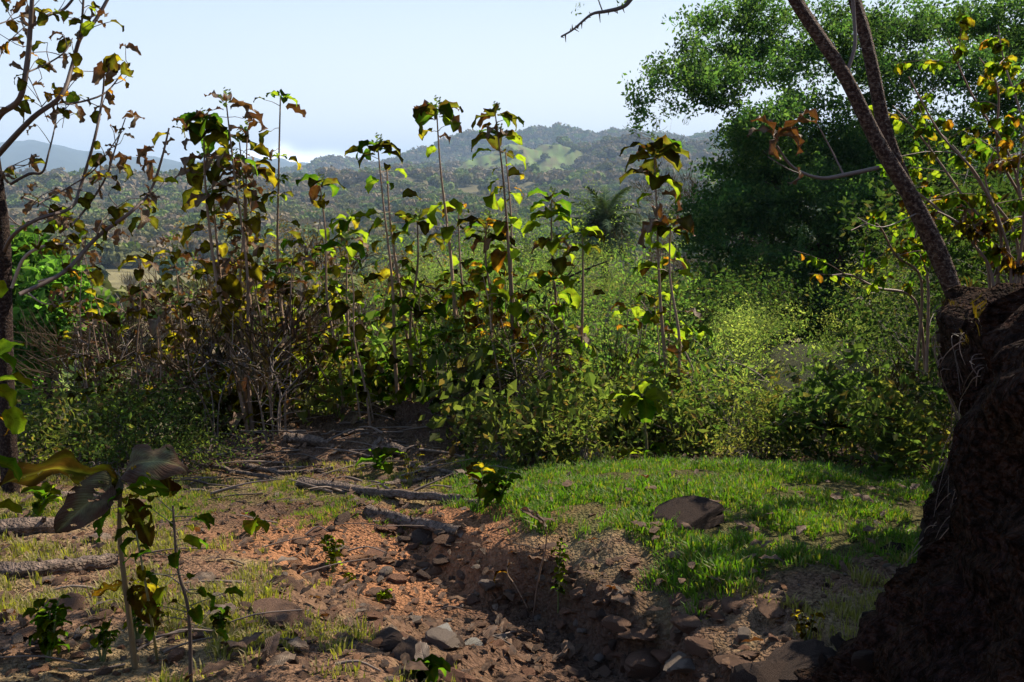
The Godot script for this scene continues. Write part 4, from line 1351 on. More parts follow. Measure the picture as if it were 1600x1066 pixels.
func make_shrubs() -> void:
	var n := 0
	var used := {}
	var place := func(x: float) -> String:
		return "behind the brown saplings" if x < 300 else "round the foot of the left clump" if x < 480 else "behind the middle saplings" if x < 720 else "below the double crowned tall sapling" if x < 900 else "about the bright big leaved plant" if x < 1130 else "in the shade under the great tree" if x < 1330 else "behind the earth bank"
	for row in [[7.9, 9, 0.45], [9.0, 12, 0.8], [10.3, 13, 1.25], [12.0, 12, 1.8], [14.5, 12, 2.5], [18.0, 12, 3.2]]:
		for i in row[1]:
			var x: float = -60 + 1700.0 * (i + rng.randf_range(0.15, 0.85)) / row[1]
			if row[0] < 8.5 and x < 300:
				continue
			if row[0] > 11 and x > 100 and x < 420:
				continue
			if x < 420 and rng.randf() < 0.5 or x < 200 and row[0] > 9.5:
				continue
			if row[0] < 8.6 and x > 920 and x < 1260:
				continue
			if row[0] < 8.6 and x > 300 and x < 760:
				continue
			if row[0] > 8.6 and row[0] < 15 and x > 705 and x < 815:
				continue
			var d: float = row[0] + rng.randf_range(-0.4, 0.6)
			var p := at(x, 640, d)
			var b := Vector3(p.x, ground(p.x, d) - 0.03, -d)
			var kind: String = ["shrub", "shrub", "shrub_lime", "feather", "shrub_bold", "feather"][rng.randi() % 6]
			if x < 500:
				kind = ["shrub_lime", "shrub", "shrub_brown", "shrub"][rng.randi() % 4]
			if x > 1120 and row[0] > 8.6:
				kind = ["shrub", "shrub_bold", "feather", "feather"][rng.randi() % 4]
			if x > 1130 and x < 1360 and row[0] > 10.0:
				continue
			var high: float = row[2] * rng.randf_range(0.4, 1.1) * (1.55 if rng.randf() < 0.3 else 1.0)
			if x > 1050 and row[0] > 11.0:
				high *= 0.6
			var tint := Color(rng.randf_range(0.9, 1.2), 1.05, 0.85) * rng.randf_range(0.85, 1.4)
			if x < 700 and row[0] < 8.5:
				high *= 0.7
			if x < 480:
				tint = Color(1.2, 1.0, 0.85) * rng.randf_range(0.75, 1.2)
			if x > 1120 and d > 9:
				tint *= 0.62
			var word: String = {"shrub": "small leaved green shrub ", "shrub_lime": "yellow green shrub ", "feather": "fine feathery pale shrub ", "shrub_bold": "coarse leaved green shrub ", "shrub_brown": "dry brown leaved shrub "}[kind] + place.call(x)
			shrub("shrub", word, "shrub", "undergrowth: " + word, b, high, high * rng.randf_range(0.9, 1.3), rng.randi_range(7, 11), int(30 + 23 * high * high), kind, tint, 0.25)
	for i in 13:
		var x := rng.randf_range(480, 1440) if i > 4 else rng.randf_range(-20, 480)
		var d := rng.randf_range(7.4, 9.8)
		var p := at(x, 640, d)
		var h := rng.randf_range(0.6, 1.5)
		var word: String = "dry leafless twig bush " + place.call(x)
		shrub("twig_bush", word, "bush", "dry twigs: " + word, Vector3(p.x, near_ground(p.x, d) - 0.02, -d), h, h * 0.8, rng.randi_range(3, 6), 11, "twig", Color(0.6, 0.6, 0.6), 0.2, Color(0.13, 0.1, 0.08))
	# weeds that spill down to the turf and the slope, so that the thicket has no straight foot
	for i in 60:
		var x := rng.randf_range(-40, 330) if i < 16 else rng.randf_range(690, 1440) if i < 52 else rng.randf_range(330, 760)
		var d := rng.randf_range(6.6, 8.6) if i < 16 else rng.randf_range(6.6, 8.2) if i < 52 else rng.randf_range(8.8, 9.6)
		if x > 930 and x < 1130 and d < 7.4:
			d = rng.randf_range(7.4, 8.2)
		var p := at(x, 640, d)
		var kind: String = ["shrub", "shrub_lime", "feather", "shrub", "shrub_bold"][rng.randi() % (5 if i > 15 else 4)]
		var high := rng.randf_range(0.14, 0.5) * step(6.0, 7.6, d)
		var word: String = {"shrub": "low green weed ", "shrub_lime": "low yellow green weed ", "feather": "low feathery weed ", "shrub_bold": "low broad leaved weed "}[kind] + place.call(x)
		shrub("weed", word, "weed", "weeds: " + word, Vector3(p.x, near_ground(p.x, d) - 0.02, -d), high, high * rng.randf_range(0.9, 1.6), rng.randi_range(4, 8), int(14 + 40 * high), kind, Color(rng.randf_range(0.95, 1.35), 1, 0.85) * (rng.randf_range(0.7, 1.15) if i > 15 else rng.randf_range(0.5, 0.8)), 0.1)
	# grey leafless bushes
	for q in [[500, 13.0, 2.6, "grey leafless bush left of the centre"], [660, 16.0, 3.0, "grey twiggy bush far behind the middle saplings"], [1000, 19.0, 4.0, "grey leafless bush beside the palm"], [290, 12.0, 2.2, "brown twiggy bush behind the brown saplings"], [1130, 30.0, 8.5, "tall leafless tree with fine upright branches left of the great crown"], [180, 11.0, 1.6, "low grey twig tangle by the bushy tree"], [430, 11.5, 2.0, "twiggy bush right of the left clump"]]:
		var p := at(q[0], 640, q[1])
		var o := shrub("bare_bush", q[3], "bush", "", Vector3(p.x, ground(p.x, q[1]), -q[1]), q[2], q[2] * 0.9, 8, int(50 * q[2]), "twig", Color(0.7, 0.7, 0.7), 0.3, Color(0.12, 0.095, 0.08))


func herb(label: String, x: float, y: float, high: float, stems: int, leaves: int, size: float, mix: String, category := "plant", spread := 0.5, stem_col := Color(0.12, 0.14, 0.05)) -> Node3D:
	var b := on(x, y)
	var o := thing("plant", label, category, b)
	for i in stems:
		var a := rng.randf() * TAU
		var top := Vector3(cos(a) * spread * high * rng.randf_range(0.2, 0.8), high * rng.randf_range(0.7, 1.0), sin(a) * spread * high * rng.randf_range(0.2, 0.8)) if stems > 1 else Vector3(rng.randfn(0, 0.03) * high, high, 0)
		var pts := [Vector3(0, -0.03, 0), top * 0.5 + Vector3(rng.randfn(0, 0.03) * high, 0, 0), top]
		stick("stem", pts, 0.004 + 0.004 * high, 0.002, 5, stem_col, M.stem, o)
		for k in leaves:
			var p := along(pts, lerpf(0.3, 1.0, (k + 0.5) / leaves))
			var t := k * 2.4 + a
			leaf_on(o, p, Vector3(cos(t), rng.randf_range(0.0, 0.9), sin(t)), size * rng.randf_range(0.6, 1.2), pick(mix), rng.randf_range(-0.4, 0.4))
	return o


func big_leaf(o: Node, p: Vector3, dir: Vector3, size: float, state: String, seed_: int, roll := 0.0, wide := 0.6, bend := 1.5, fold := 0.4, curl := 0.2, wave := 0.04) -> void:
	var m := leaf_shape(state, seed_, 22, 12, wide, bend, fold, wave, curl, 0.1)
	obj("leaf", m, M.dry if state in ["brown", "pale"] else M.thick if state == "sage" else M.leaf, o, Transform3D(facing(dir, roll).scaled(Vector3.ONE * size), p))


func make_near_plants() -> void:
	# the big sapling at the lower left
	var b := on(212, 1046)
	var d := -b.z
	var o := thing("near_sapling", "near sapling with big curled scorched leaves at the lower left", "sapling", b)
	var P := func(x, y, e = 0.0): return at(x, y, d + e) - b
	stick("stem", [Vector3(0, -0.05, 0), P.call(201, 960), P.call(192, 890), P.call(186, 830), P.call(188, 765)], 0.010, 0.006, 8, Color(0.15, 0.11, 0.06), M.stem, o, 0.08)
	big_leaf(o, P.call(184, 752), Vector3(-1, 0.12, 0.15), 0.36, "mottled", 301, 0.85, 0.4, 1.05, 0.35, 0.4, 0.06)
	big_leaf(o, P.call(186, 748, 0.03), Vector3(-0.42, -0.35, 0.62), 0.25, "sage", 302, -0.9, 0.55, 0.9, 0.8, 0.8, 0.06)
	big_leaf(o, P.call(190, 765, -0.02), Vector3(-0.25, -1.0, 0.4), 0.17, "green", 303, 0.4, 0.55, 0.5, 0.5, 0.3, 0.06)
	big_leaf(o, P.call(192, 745), Vector3(0.8, 0.55, 0.15), 0.25, "sage", 304, 0.7, 0.6, 2.3, 0.35, 0.6, 0.06)
	big_leaf(o, P.call(196, 748, 0.06), Vector3(0.9, 0.35, 0.1), 0.24, "mottled", 305, -0.7, 0.5, 2.1, 0.4, 0.4, 0.06)
	big_leaf(o, P.call(200, 780, -0.04), Vector3(0.55, -0.8, 0.2), 0.17, "mottled", 306, 0.7, 0.45, 0.6, 0.5, 0.5, 0.06)
	big_leaf(o, P.call(198, 765, 0.05), Vector3(0.8, -0.1, -0.5), 0.18, "green", 307, 0.6, 0.5, 1.4, 0.4, 0.4, 0.06)
	big_leaf(o, P.call(197, 912), Vector3(-0.9, -0.42, 0.2), 0.115, "orange", 308, 0.9, 0.5, 0.5, 0.4, 0.4, 0.06)
	big_leaf(o, P.call(206, 915), Vector3(0.5, -0.75, 0.25), 0.16, "mottled", 309, 0.5, 0.5, 0.5, 0.5, 0.4, 0.06)
	big_leaf(o, P.call(202, 905, -0.03), Vector3(0.45, -0.7, -0.3), 0.13, "yellow", 310, -0.6, 0.45, 0.6, 0.6, 0.5, 0.06)
	for i in 5:
		leaf_on(o, P.call(188 + rng.randf_range(-8, 25), 765 + rng.randf_range(-15, 30)), Vector3(rng.randfn(0, 1), rng.randf_range(-0.4, 0.8), rng.randfn(0, 1)), rng.randf_range(0.03, 0.06), pick("lime green yellow"))
	# thin weeds beside it
	o = thing("weed", "thin dark stemmed weed right of the near curled sapling", "weed", on(298, 1075))
	var w := -o.position.z
	var Q := func(x, y, e = 0.0): return at(x, y, w + e) - o.position
	stick("stem", [Vector3.ZERO, Q.call(295, 960), Q.call(278, 890), Q.call(272, 820), Q.call(270, 790)], 0.007, 0.003, 6, Color(0.08, 0.06, 0.05), M.stem, o)
	for i in 24:
		var y := rng.randf_range(790, 990)
		var x := lerpf(270, 297, step(800, 960, y))
		var p: Vector3 = Q.call(x, y)
		var dir := Vector3(rng.randfn(0, 1), rng.randf_range(-0.2, 0.5), rng.randfn(0, 0.6)).normalized()
		var e := p + dir * rng.randf_range(0.02, 0.11)
		stick("leaf_stalk", [p, e], 0.002, 0.0012, 4, Color(0.09, 0.09, 0.05), M.stem, o, 0.0, 1)
		leaf_on(o, e, dir + Vector3(0, -0.3, 0), rng.randf_range(0.035, 0.07), pick("green*4 olive lime"), rng.randf_range(-0.5, 0.5))
	o = thing("weed", "slender leafy weed close behind the near curled sapling", "weed", on(246, 1036))
	stick("stem", [Vector3.ZERO, at(232, 940, 2.5) - o.position, at(212, 830, 2.5) - o.position], 0.005, 0.0025, 6, Color(0.16, 0.16, 0.08), M.stem, o)
	for i in 14:
		leaf_on(o, at(lerpf(240, 205, i / 13.0), lerpf(980, 800, i / 13.0), 2.5) - o.position, Vector3(rng.randfn(0, 1), rng.randf_range(-0.6, 0.4), rng.randfn(0, 1)), rng.randf_range(0.04, 0.075), pick("green*3 lime olive yellow"))
	# yellow green leaves that lean in at the left edge
	b = on(-60, 1000)
	d = 2.35
	o = thing("edge_sapling", "lime leaved sapling leaning in at the left edge", "sapling", b)
	stick("stem", [Vector3(0, -0.05, 0), at(-45, 760, d) - b, at(-25, 600, d) - b, at(-20, 450, d) - b], 0.012, 0.006, 7, Color(0.16, 0.13, 0.07), M.stem, o)
	for q in [[-20, 442, 1, 0.1, 0.08, "lime"], [-25, 560, 1, 0.05, 0.1, "green"], [-10, 605, 0.9, -0.25, 0.09, "lime"], [10, 640, 0.6, -0.5, 0.085, "lime"], [-15, 600, 0.8, 0.1, 0.12, "lime"], [-15, 720, 0.8, -0.4, 0.1, "green"], [-20, 800, 0.8, 0.1, 0.1, "lime"], [-5, 560, 0.5, 0.4, 0.1, "lime"], [-5, 650, 0.5, -0.5, 0.07, "orange"]]:
		leaf_on(o, at(q[0], q[1], d + rng.randf_range(-0.1, 0.1)) - b, Vector3(q[2], q[3], rng.randf_range(-0.2, 0.5)), q[4], q[5], rng.randf_range(-0.5, 0.5))
	# the bright big leaved plant at the far side of the turf
	b = foot(1012, 6.9)
	o = thing("big_leaved_plant", "bright big leaved young plant lit through at the turf's far edge", "plant", b)
	var R := func(x, y, e = 0.0): return at(x, y, 6.9 + e) - b
	stick("stem", [Vector3(0, -0.05, 0), R.call(1010, 690), R.call(1005, 640), R.call(1003, 615)], 0.014, 0.007, 7, Color(0.14, 0.12, 0.06), M.stem, o)
	for q in [[1003, 622, -1, 0.25, 0.0, 0.34, "lime", 0.1], [1003, 625, -0.7, -0.1, 0.4, 0.26, "lime", 0.0], [1005, 618, 0.1, -0.8, 0.6, 0.26, "green", 0.0], [1006, 622, 0.9, 0.25, 0.2, 0.28, "lime", 0.4], [1008, 630, 0.9, -0.05, 0.4, 0.2, "lime", 0.1], [1004, 615, 0.2, 0.9, 0.3, 0.2, "lime", 0],
		[1012, 712, -1, 0.1, 0.2, 0.3, "lime", 0.1], [1012, 708, 0.3, 0.3, 0.4, 0.17, "green", 0.2], [1015, 705, 0.8, 0.25, 0.2, 0.19, "green", 0.3], [1012, 722, 0.8, -0.1, 0.3, 0.2, "green", 0], [1010, 720, -0.5, -0.1, 0.6, 0.2, "lime", 0]]:
		leaf_on(o, R.call(q[0], q[1]), Vector3(q[2], q[3], q[4]), q[5], q[6], q[7])
	# dark broad rosettes in the shade on the right
	for q in [[1300, 7.4, 668, "dark star shaped plant in the shade at the turf's back edge", [[-0.9, 0.1, 0.1], [0.9, 0.35, 0.1], [-0.1, 0.8, 0.4], [-0.5, -0.3, 0.4], [0.2, -0.9, 0.4], [0.5, 0.1, 0.7], [-0.5, 0.6, -0.3]]], [1392, 7.3, 690, "dark scorched broad leaved plant before the earth bank", [[-0.7, 0.2, 0.3], [0.9, 0.3, 0.2], [0.1, 0.7, 0.5], [0.2, -0.6, 0.5], [-0.3, 0.8, 0.1], [0.9, -0.2, 0.1]]]]:
		b = foot(q[0], q[1])
		o = thing("broad_leaved_plant", q[3], "plant", b)
		var top := at(q[0], q[2], q[1]) - b
		stick("stem", [Vector3(0, -0.05, 0), top * 0.6 + Vector3(0.03, 0, 0), top], 0.014, 0.008, 6, Color(0.13, 0.1, 0.06), M.stem, o)
		for l in q[4]:
			leaf_on(o, top, Vector3(l[0], l[1], l[2]), rng.randf_range(0.2, 0.27), pick("olive*3 green brown"), rng.randf_range(-0.3, 0.3))
	# seedlings and herbs by place
	herb("bright green seedling with five long leaves on the left turf", 398, 842, 0.13, 1, 6, 0.13, "lime*2 green")
	herb("glossy dark green seedling on the brush heap", 592, 742, 0.14, 1, 7, 0.2, "green")
	herb("tall pale green herb rising from the shaded gully wall", 872, 955, 0.36, 1, 26, 0.05, "lime green", "plant", 0.1)
	herb("low bright herb on the lit red earth", 520, 895, 0.22, 3, 12, 0.06, "green lime*2")
	herb("small sprig of lit leaves on the gully floor", 600, 940, 0.05, 3, 6, 0.05, "lime")
	herb("tiny lit sprout below the red earth patch", 545, 915, 0.06, 2, 5, 0.045, "lime")
	herb("leafy herb at the left bottom corner", 75, 1035, 0.22, 6, 9, 0.06, "green*3 lime")
	herb("herb with broad pale leaves before the upper log end", 62, 806, 0.16, 2, 6, 0.14, "lime green")
	herb("small herb beside the weed at the bottom left", 160, 1030, 0.13, 4, 6, 0.045, "green*2 lime")
	herb("broad leaved herb at the gully head", 775, 795, 0.24, 3, 6, 0.13, "green*3 olive")
	herb("yellowing herb between the gully head and the turf", 745, 800, 0.3, 2, 5, 0.14, "olive yellow pale")
	herb("sparse yellow flowered sprig on the brush heap", 640, 760, 0.3, 3, 7, 0.05, "yellow lime")
	herb("dim tuft of herb at the foot of the bank", 1262, 1000, 0.12, 4, 7, 0.035, "olive yellow", "plant", 0.8)
	herb("seedling by the bottom stones with narrow leaves", 665, 1062, 0.05, 3, 5, 0.08, "green")
	herb("leafy herb on the lit slope below the left turf", 215, 1000, 0.13, 4, 6, 0.04, "green lime")
	herb("low creeping herb left of the red stones", 345, 985, 0.08, 5, 6, 0.04, "green olive")
	# the withered seedling on the gully edge and its neighbour
	b = on(832, 962)
	o = thing("withered_seedling", "withered seedling with one brown clenched leaf over the gully", "plant", b)
	d = -b.z
	stick("stem", [Vector3(0, -0.04, 0), at(842, 900, d) - b, at(852, 860, d) - b, at(854, 832, d) - b], 0.005, 0.0035, 6, Color(0.16, 0.1, 0.07), M.stem, o)
	big_leaf(o, at(812, 795, d) - b, Vector3(0.8, -0.35, 0.2), 0.145, "brown", 401, 0.6, 0.34, 1.0, 1.0, 1.2)
	big_leaf(o, at(838, 806, d) - b, Vector3(0.5, -0.8, 0.1), 0.1, "pale", 402, 0.3, 0.4, 0.8, 1.0, 1.0)
	b = on(826, 945)
	o = thing("withered_seedling", "bent dry sprig with one yellow leaf over the gully wall", "plant", b)
	d = -b.z
	stick("stem", [Vector3(0, -0.03, 0), at(805, 915, d) - b, at(793, 897, d) - b, at(794, 875, d) - b], 0.0035, 0.002, 5, Color(0.3, 0.2, 0.13), M.stem, o)
	leaf_on(o, at(792, 895, d) - b, Vector3(-1, 0.1, 0.1), 0.1, "orange", 0.3)
	leaf_on(o, at(795, 888, d) - b, Vector3(0.1, 1, 0.1), 0.05, "brown", 0.3)


func make_logs() -> void:
	var list := [
		[[[-40, 838], [30, 836], [96, 832]], 0.05, 0.045, "thick weathered log end at the left edge, farther of two", true], [[[-40, 900], [40, 902], [110, 893], [185, 884]], 0.04, 0.03, "long cracked log lying across the lower left", true],
		[[[468, 762], [540, 770], [610, 778], [722, 786]], 0.04, 0.026, "straight dark log along the edge of the brush", true], [[[572, 806], [640, 822], [720, 840]], 0.042, 0.03, "log slanting down to the gully head", true],
		[[[446, 690], [480, 693], [518, 699]], 0.045, 0.035, "short dark log on the brush heap", true], [[[588, 700], [606, 706], [630, 716]], 0.06, 0.045, "stout broken stump piece leaning in the brush", true],
		[[[800, 775], [760, 790], [700, 780]], 0.022, 0.012, "bent grey bough at the gully head", false], [[[380, 730], [450, 742], [520, 735]], 0.022, 0.014, "pale stick on the brush heap", false],
		[[[88, 782], [140, 779], [175, 783]], 0.03, 0.025, "short log behind the near curled leaves", true], [[[600, 760], [660, 752], [700, 745]], 0.018, 0.01, "thin branch on top of the straight dark log", false],
		[[[300, 725], [350, 735], [430, 752]], 0.02, 0.012, "crooked branch at the left of the brush heap", false], [[[480, 720], [560, 728], [640, 738]], 0.024, 0.014, "branch lying along the middle of the brush heap", false],
		[[[640, 730], [700, 742], [760, 760]], 0.02, 0.012, "branch at the right end of the brush heap", false]]
	for q in list:
		var pts := []
		var b := on(q[0][1][0], q[0][1][1])
		for w in q[0]:
			pts.append(on(w[0], w[1]) + Vector3(0, q[1] * 0.75, 0) - b)
		var o := thing("log" if q[4] else "branch", q[3], "log" if q[4] else "branch", b)
		var s := Shape.new()
		var line := curve(pts, 7)
		for i in line.size():
			line[i] += Vector3(0, rng.randfn(0, 0.004), rng.randfn(0, 0.006))
		s.tube(line, taper(line.size(), q[1], q[2]), 12, Color(0.21, 0.15, 0.115), 0.16, int(q[1] * 1000))
		obj("wood", s.mesh(), M.wood, o)
		if q[4]:
			for i in 2:
				var p := along(line, rng.randf_range(0.2, 0.8))
				stick("knot", [p, p + Vector3(rng.randfn(0, 0.03), q[1] * 1.3, rng.randfn(0, 0.03))], q[1] * 0.35, q[1] * 0.18, 6, Color(0.16, 0.11, 0.085), M.wood, o, 0.15, 2)
	# loose sticks of the brush heap and the slope
	for i in 130:
		var x := rng.randf_range(290, 770) if i < 102 else rng.randf_range(20, 900)
		var y := rng.randf_range(655, 775) if i < 102 else rng.randf_range(790, 1050)
		var p := on(x, y)
		var l := rng.randf_range(0.12, 0.62 if i < 102 else 0.36)
		var a := rng.randf_range(-0.6, 0.6) + (PI if rng.randf() < 0.5 else 0.0)
		var e := Vector3(cos(a), rng.randf_range(-0.1, 0.3), sin(a)) * l
		var s := Shape.new()
		s.tube(curve([Vector3.ZERO, e * 0.5 + Vector3(0, rng.randf_range(0, 0.03), rng.randfn(0, 0.02)), e], 3), taper(7, rng.randf_range(0.004, 0.014) if i < 102 else rng.randf_range(0.003, 0.008), 0.003), 5, Color(0.15, 0.11, 0.085) * rng.randf_range(0.4, 1.4), 0.12, i)
		var o := obj("fallen_stick", s.mesh(), M.stem, null, Transform3D(Basis(), p + Vector3(0, 0.012, 0)))
		tag(o, "thin stick lying in the brown brush heap" if i < 102 else "thin stick lying on the stony slope", "stick", "sticks on the brush heap" if i < 102 else "sticks on the stony slope")


func make_stones() -> void:
	var list := "469,843,25,orange 488,832,22,red 537,803,30,dark 608,821,25,red 624,825,22,red 658,832,40,dark 693,837,22,brown 463,875,22,orange 486,884,18,orange 463,912,34,brown 445,906,20,brown 562,868,30,orange 590,861,26,red 420,955,66,brown 456,977,46,brown 506,959,28,brown 582,955,36,red 590,970,28,red 597,995,42,dark 633,1020,62,dark 619,1046,25,dark 673,970,36,brown 695,980,32,pale 691,995,40,grey 720,1056,72,red 307,977,22,red 410,982,20,red 430,990,22,red 421,1009,24,red 385,1042,26,brown 371,1055,18,brown 405,1060,14,red 557,980,18,red 666,1058,20,pale 780,993,32,grey 809,1062,26,brown 968,970,34,brown 1000,984,42,brown 1062,984,38,brown 1018,1009,24,brown 1037,1018,26,red 1071,1027,50,grey 1018,1035,54,brown 982,1033,30,brown 1087,998,42,brown 968,1020,20,red 1066,935,30,brown 1062,960,26,brown 1115,937,38,brown 1147,937,30,brown 1123,959,27,red 1213,943,42,brown 1082,971,36,brown 1257,943,22,brown 1147,1029,40,brown 1171,1019,28,brown 1254,1024,110,umber 1213,1045,95,umber 1171,1057,32,dark 1404,852,38,umber 740,1000,22,pale 945,1045,30,brown 905,1052,26,dark 620,905,20,red 530,985,24,brown 30,930,26,brown 100,945,40,brown 145,955,34,brown 90,965,24,brown 20,960,28,red 255,950,26,brown 310,935,20,red 60,990,34,brown 330,1000,24,brown 280,1020,22,red"
	var tones := {"orange": "orange lit", "red": "reddish", "brown": "brown", "dark": "dark", "pale": "pale", "grey": "grey", "umber": "blackish"}
	var seen := {}
	for w in list.split(" "):
		var q := w.split(",")
		var x := float(q[0])
		var y := float(q[1])
		var where := "on the left stony slope" if x < 440 and y > 920 else "at the lit head of the gully" if y < 925 and x < 720 else "in the gully bed below the red earth" if x < 760 else "at the dim foot of the turf" if y < 965 else "in the shaded heap by the bank" if x > 940 else "in the dark gully bed"
		var size := "large " if float(q[2]) >= 40 else "small " if float(q[2]) < 24 else ""
		var label: String = size + tones[q[3]] + " stone " + where
		seen[label] = seen.get(label, 0) + 1
		stone(x, y, float(q[2]), q[3], label, "stones: " + label, rng.randf_range(0.55, 0.85))
	# more of them, smaller
	for i in 240:
		var x := rng.randf_range(0, 1280)
		var y := rng.randf_range(880, 1066)
		if x > 760 and y < 950:
			y = rng.randf_range(955, 1066)
		if i > 125:
			x = rng.randf_range(440, 720) if i < 155 else rng.randf_range(560, 960)
			y = rng.randf_range(815, 900) if i < 155 else rng.randf_range(870, 1062)
		var tone: String = ["red", "brown", "brown", "dark", "grey", "orange"][rng.randi() % (5 if x > 720 else 6)]
		var where := "strewn on the left stony slope" if x < 440 else "strewn along the gully" if x < 900 else "strewn in the shade before the bank"
		stone(x, y, rng.randf_range(9, 20), tone, "little " + tones[tone] + " stone " + where, "little stones " + where + ", " + tone)
	var p := on(1066, 824)
	var long := Basis.from_euler(Vector3(0.1, 0.35, 0.25)) * Basis.from_scale(Vector3(0.42, 0.17, 0.22))
	var o := obj("boulder", ROCKS[5], stone_mat("umber"), null, Transform3D(long, p + Vector3(0, 0.02, 0)))
	tag(o, "long dark boulder lying in the green turf", "boulder")


func make_litter() -> void:
	# fallen leaves: the larger ones singly, the rest as one layer
	for i in 210:
		var x: float
		var y: float
		if i < 80:
			x = rng.randf_range(290, 780)
			y = rng.randf_range(672, 790)
		elif i < 130:
			x = rng.randf_range(430, 1000)
			y = rng.randf_range(890, 1060)
		elif i < 170:
			x = rng.randf_range(0, 440)
			y = rng.randf_range(790, 1066)
		else:
			x = rng.randf_range(850, 1430)
			y = rng.randf_range(745, 930)
		var p := on(x, y)
		var zone: String = "in the brush heap" if i < 80 else "in the gully" if i < 130 else "on the stony slope" if i < 170 else "in the green turf"
		var k := rng.randi() % (5 if i < 170 and rng.randf() < 0.6 else 3)
		var b := Basis.from_euler(Vector3(rng.randfn(0, 0.18), rng.randf() * TAU, rng.randfn(0, 0.25))).scaled(Vector3.ONE * rng.randf_range(0.06, 0.14))
		var o := obj("fallen_leaf", DEADLEAF[k], M.dry, null, Transform3D(b, p + Vector3(0, 0.025 if i < 170 else 0.05, 0)))
		tag(o, ("curled brown dead leaf lying " if k < 3 else "pale dry dead leaf lying ") + zone, "leaf", ("brown" if k < 3 else "pale") + " dead leaves " + zone)
	var where := []
	var tint := []
	for i in 8000:
		var x := rng.randf_range(-4.5, 3.6)
		var d := rng.randf_range(2.4, 9.6)
		var w := 0.5 + step(6.2, 7.6, d) * 0.9 - turfed(x, d) * 0.35
		var g := gully(x, minf(d, 7))
		if g.x < 0.5:
			w += 0.35
		if rng.randf() > w:
			continue
		var b := Basis.from_euler(Vector3(rng.randfn(0, 0.3), rng.randf() * TAU, rng.randfn(0, 0.3))).scaled(Vector3.ONE * rng.randf_range(0.025, 0.085))
		where.append(Transform3D(b, Vector3(x, near_ground(x, d) + 0.012, -d)))
		tint.append(Color(1, 1, 1) * rng.randf_range(0.5, 1.7))
	scatter("leaf_litter", DEADLEAF[1], M.dry, null, where, tint).set_meta("label", "small brown leaf litter over soil and brush")
	where = []
	tint = []
	for i in 6500:
		var x := rng.randf_range(-3.6, 2.2)
		var d := rng.randf_range(2.3, 6.6)
		if rng.randf() < turfed(x, d) * 1.3:
			continue
		var sz := 0.008 + 0.03 * pow(rng.randf(), 3.0)
		var b := Basis.from_euler(Vector3(rng.randf() * TAU, rng.randf() * TAU, 0)).scaled(Vector3(sz, sz * 0.8, sz))
		where.append(Transform3D(b, Vector3(x, near_ground(x, d) + sz * 0.15, -d)))
		var c: Color = [STONE.red, STONE.brown, STONE.grey, STONE.dark, STONE.orange][rng.randi() % 5]
		tint.append(c * rng.randf_range(0.7, 1.3))
	scatter("pebbles", ROCKS[2], M.rock, null, where, tint).set_meta("label", "loose pebbles and clods on the reddish soil")


func tuft_shape(seed_: int, blades: int, high: float, spread: float, cols: Array) -> ArrayMesh:
	var s := Shape.new()
	s.smooth = false
	var k := RandomNumberGenerator.new()
	k.seed = seed_
	for i in blades:
		var a := k.randf() * TAU
		var l := high * k.randf_range(0.5, 1.15)
		var out := Vector3(cos(a), 0, sin(a))
		var p := out * spread * k.randf() + Vector3(k.randfn(0, 0.01), -0.01, k.randfn(0, 0.01))
		var w := out.cross(Vector3.UP) * k.randf_range(0.0022, 0.004)
		var lean := k.randf_range(0.1, 0.75)
		var m := p + out * l * lean * 0.35 + Vector3(0, l * 0.6, 0)
		var tip := p + out * l * lean + Vector3(0, l * (1.0 - lean * 0.45), 0)
		var c: Color = cols[k.randi() % cols.size()]
		var n := s.v.size()
		s.vert(p - w, c); s.vert(p + w, c); s.vert(m - w * 0.8, c); s.vert(m + w * 0.8, c); s.vert(tip, c)
		s.tri(n, n + 1, n + 2); s.tri(n + 1, n + 3, n + 2); s.tri(n + 2, n + 3, n + 4)
	return s.mesh()


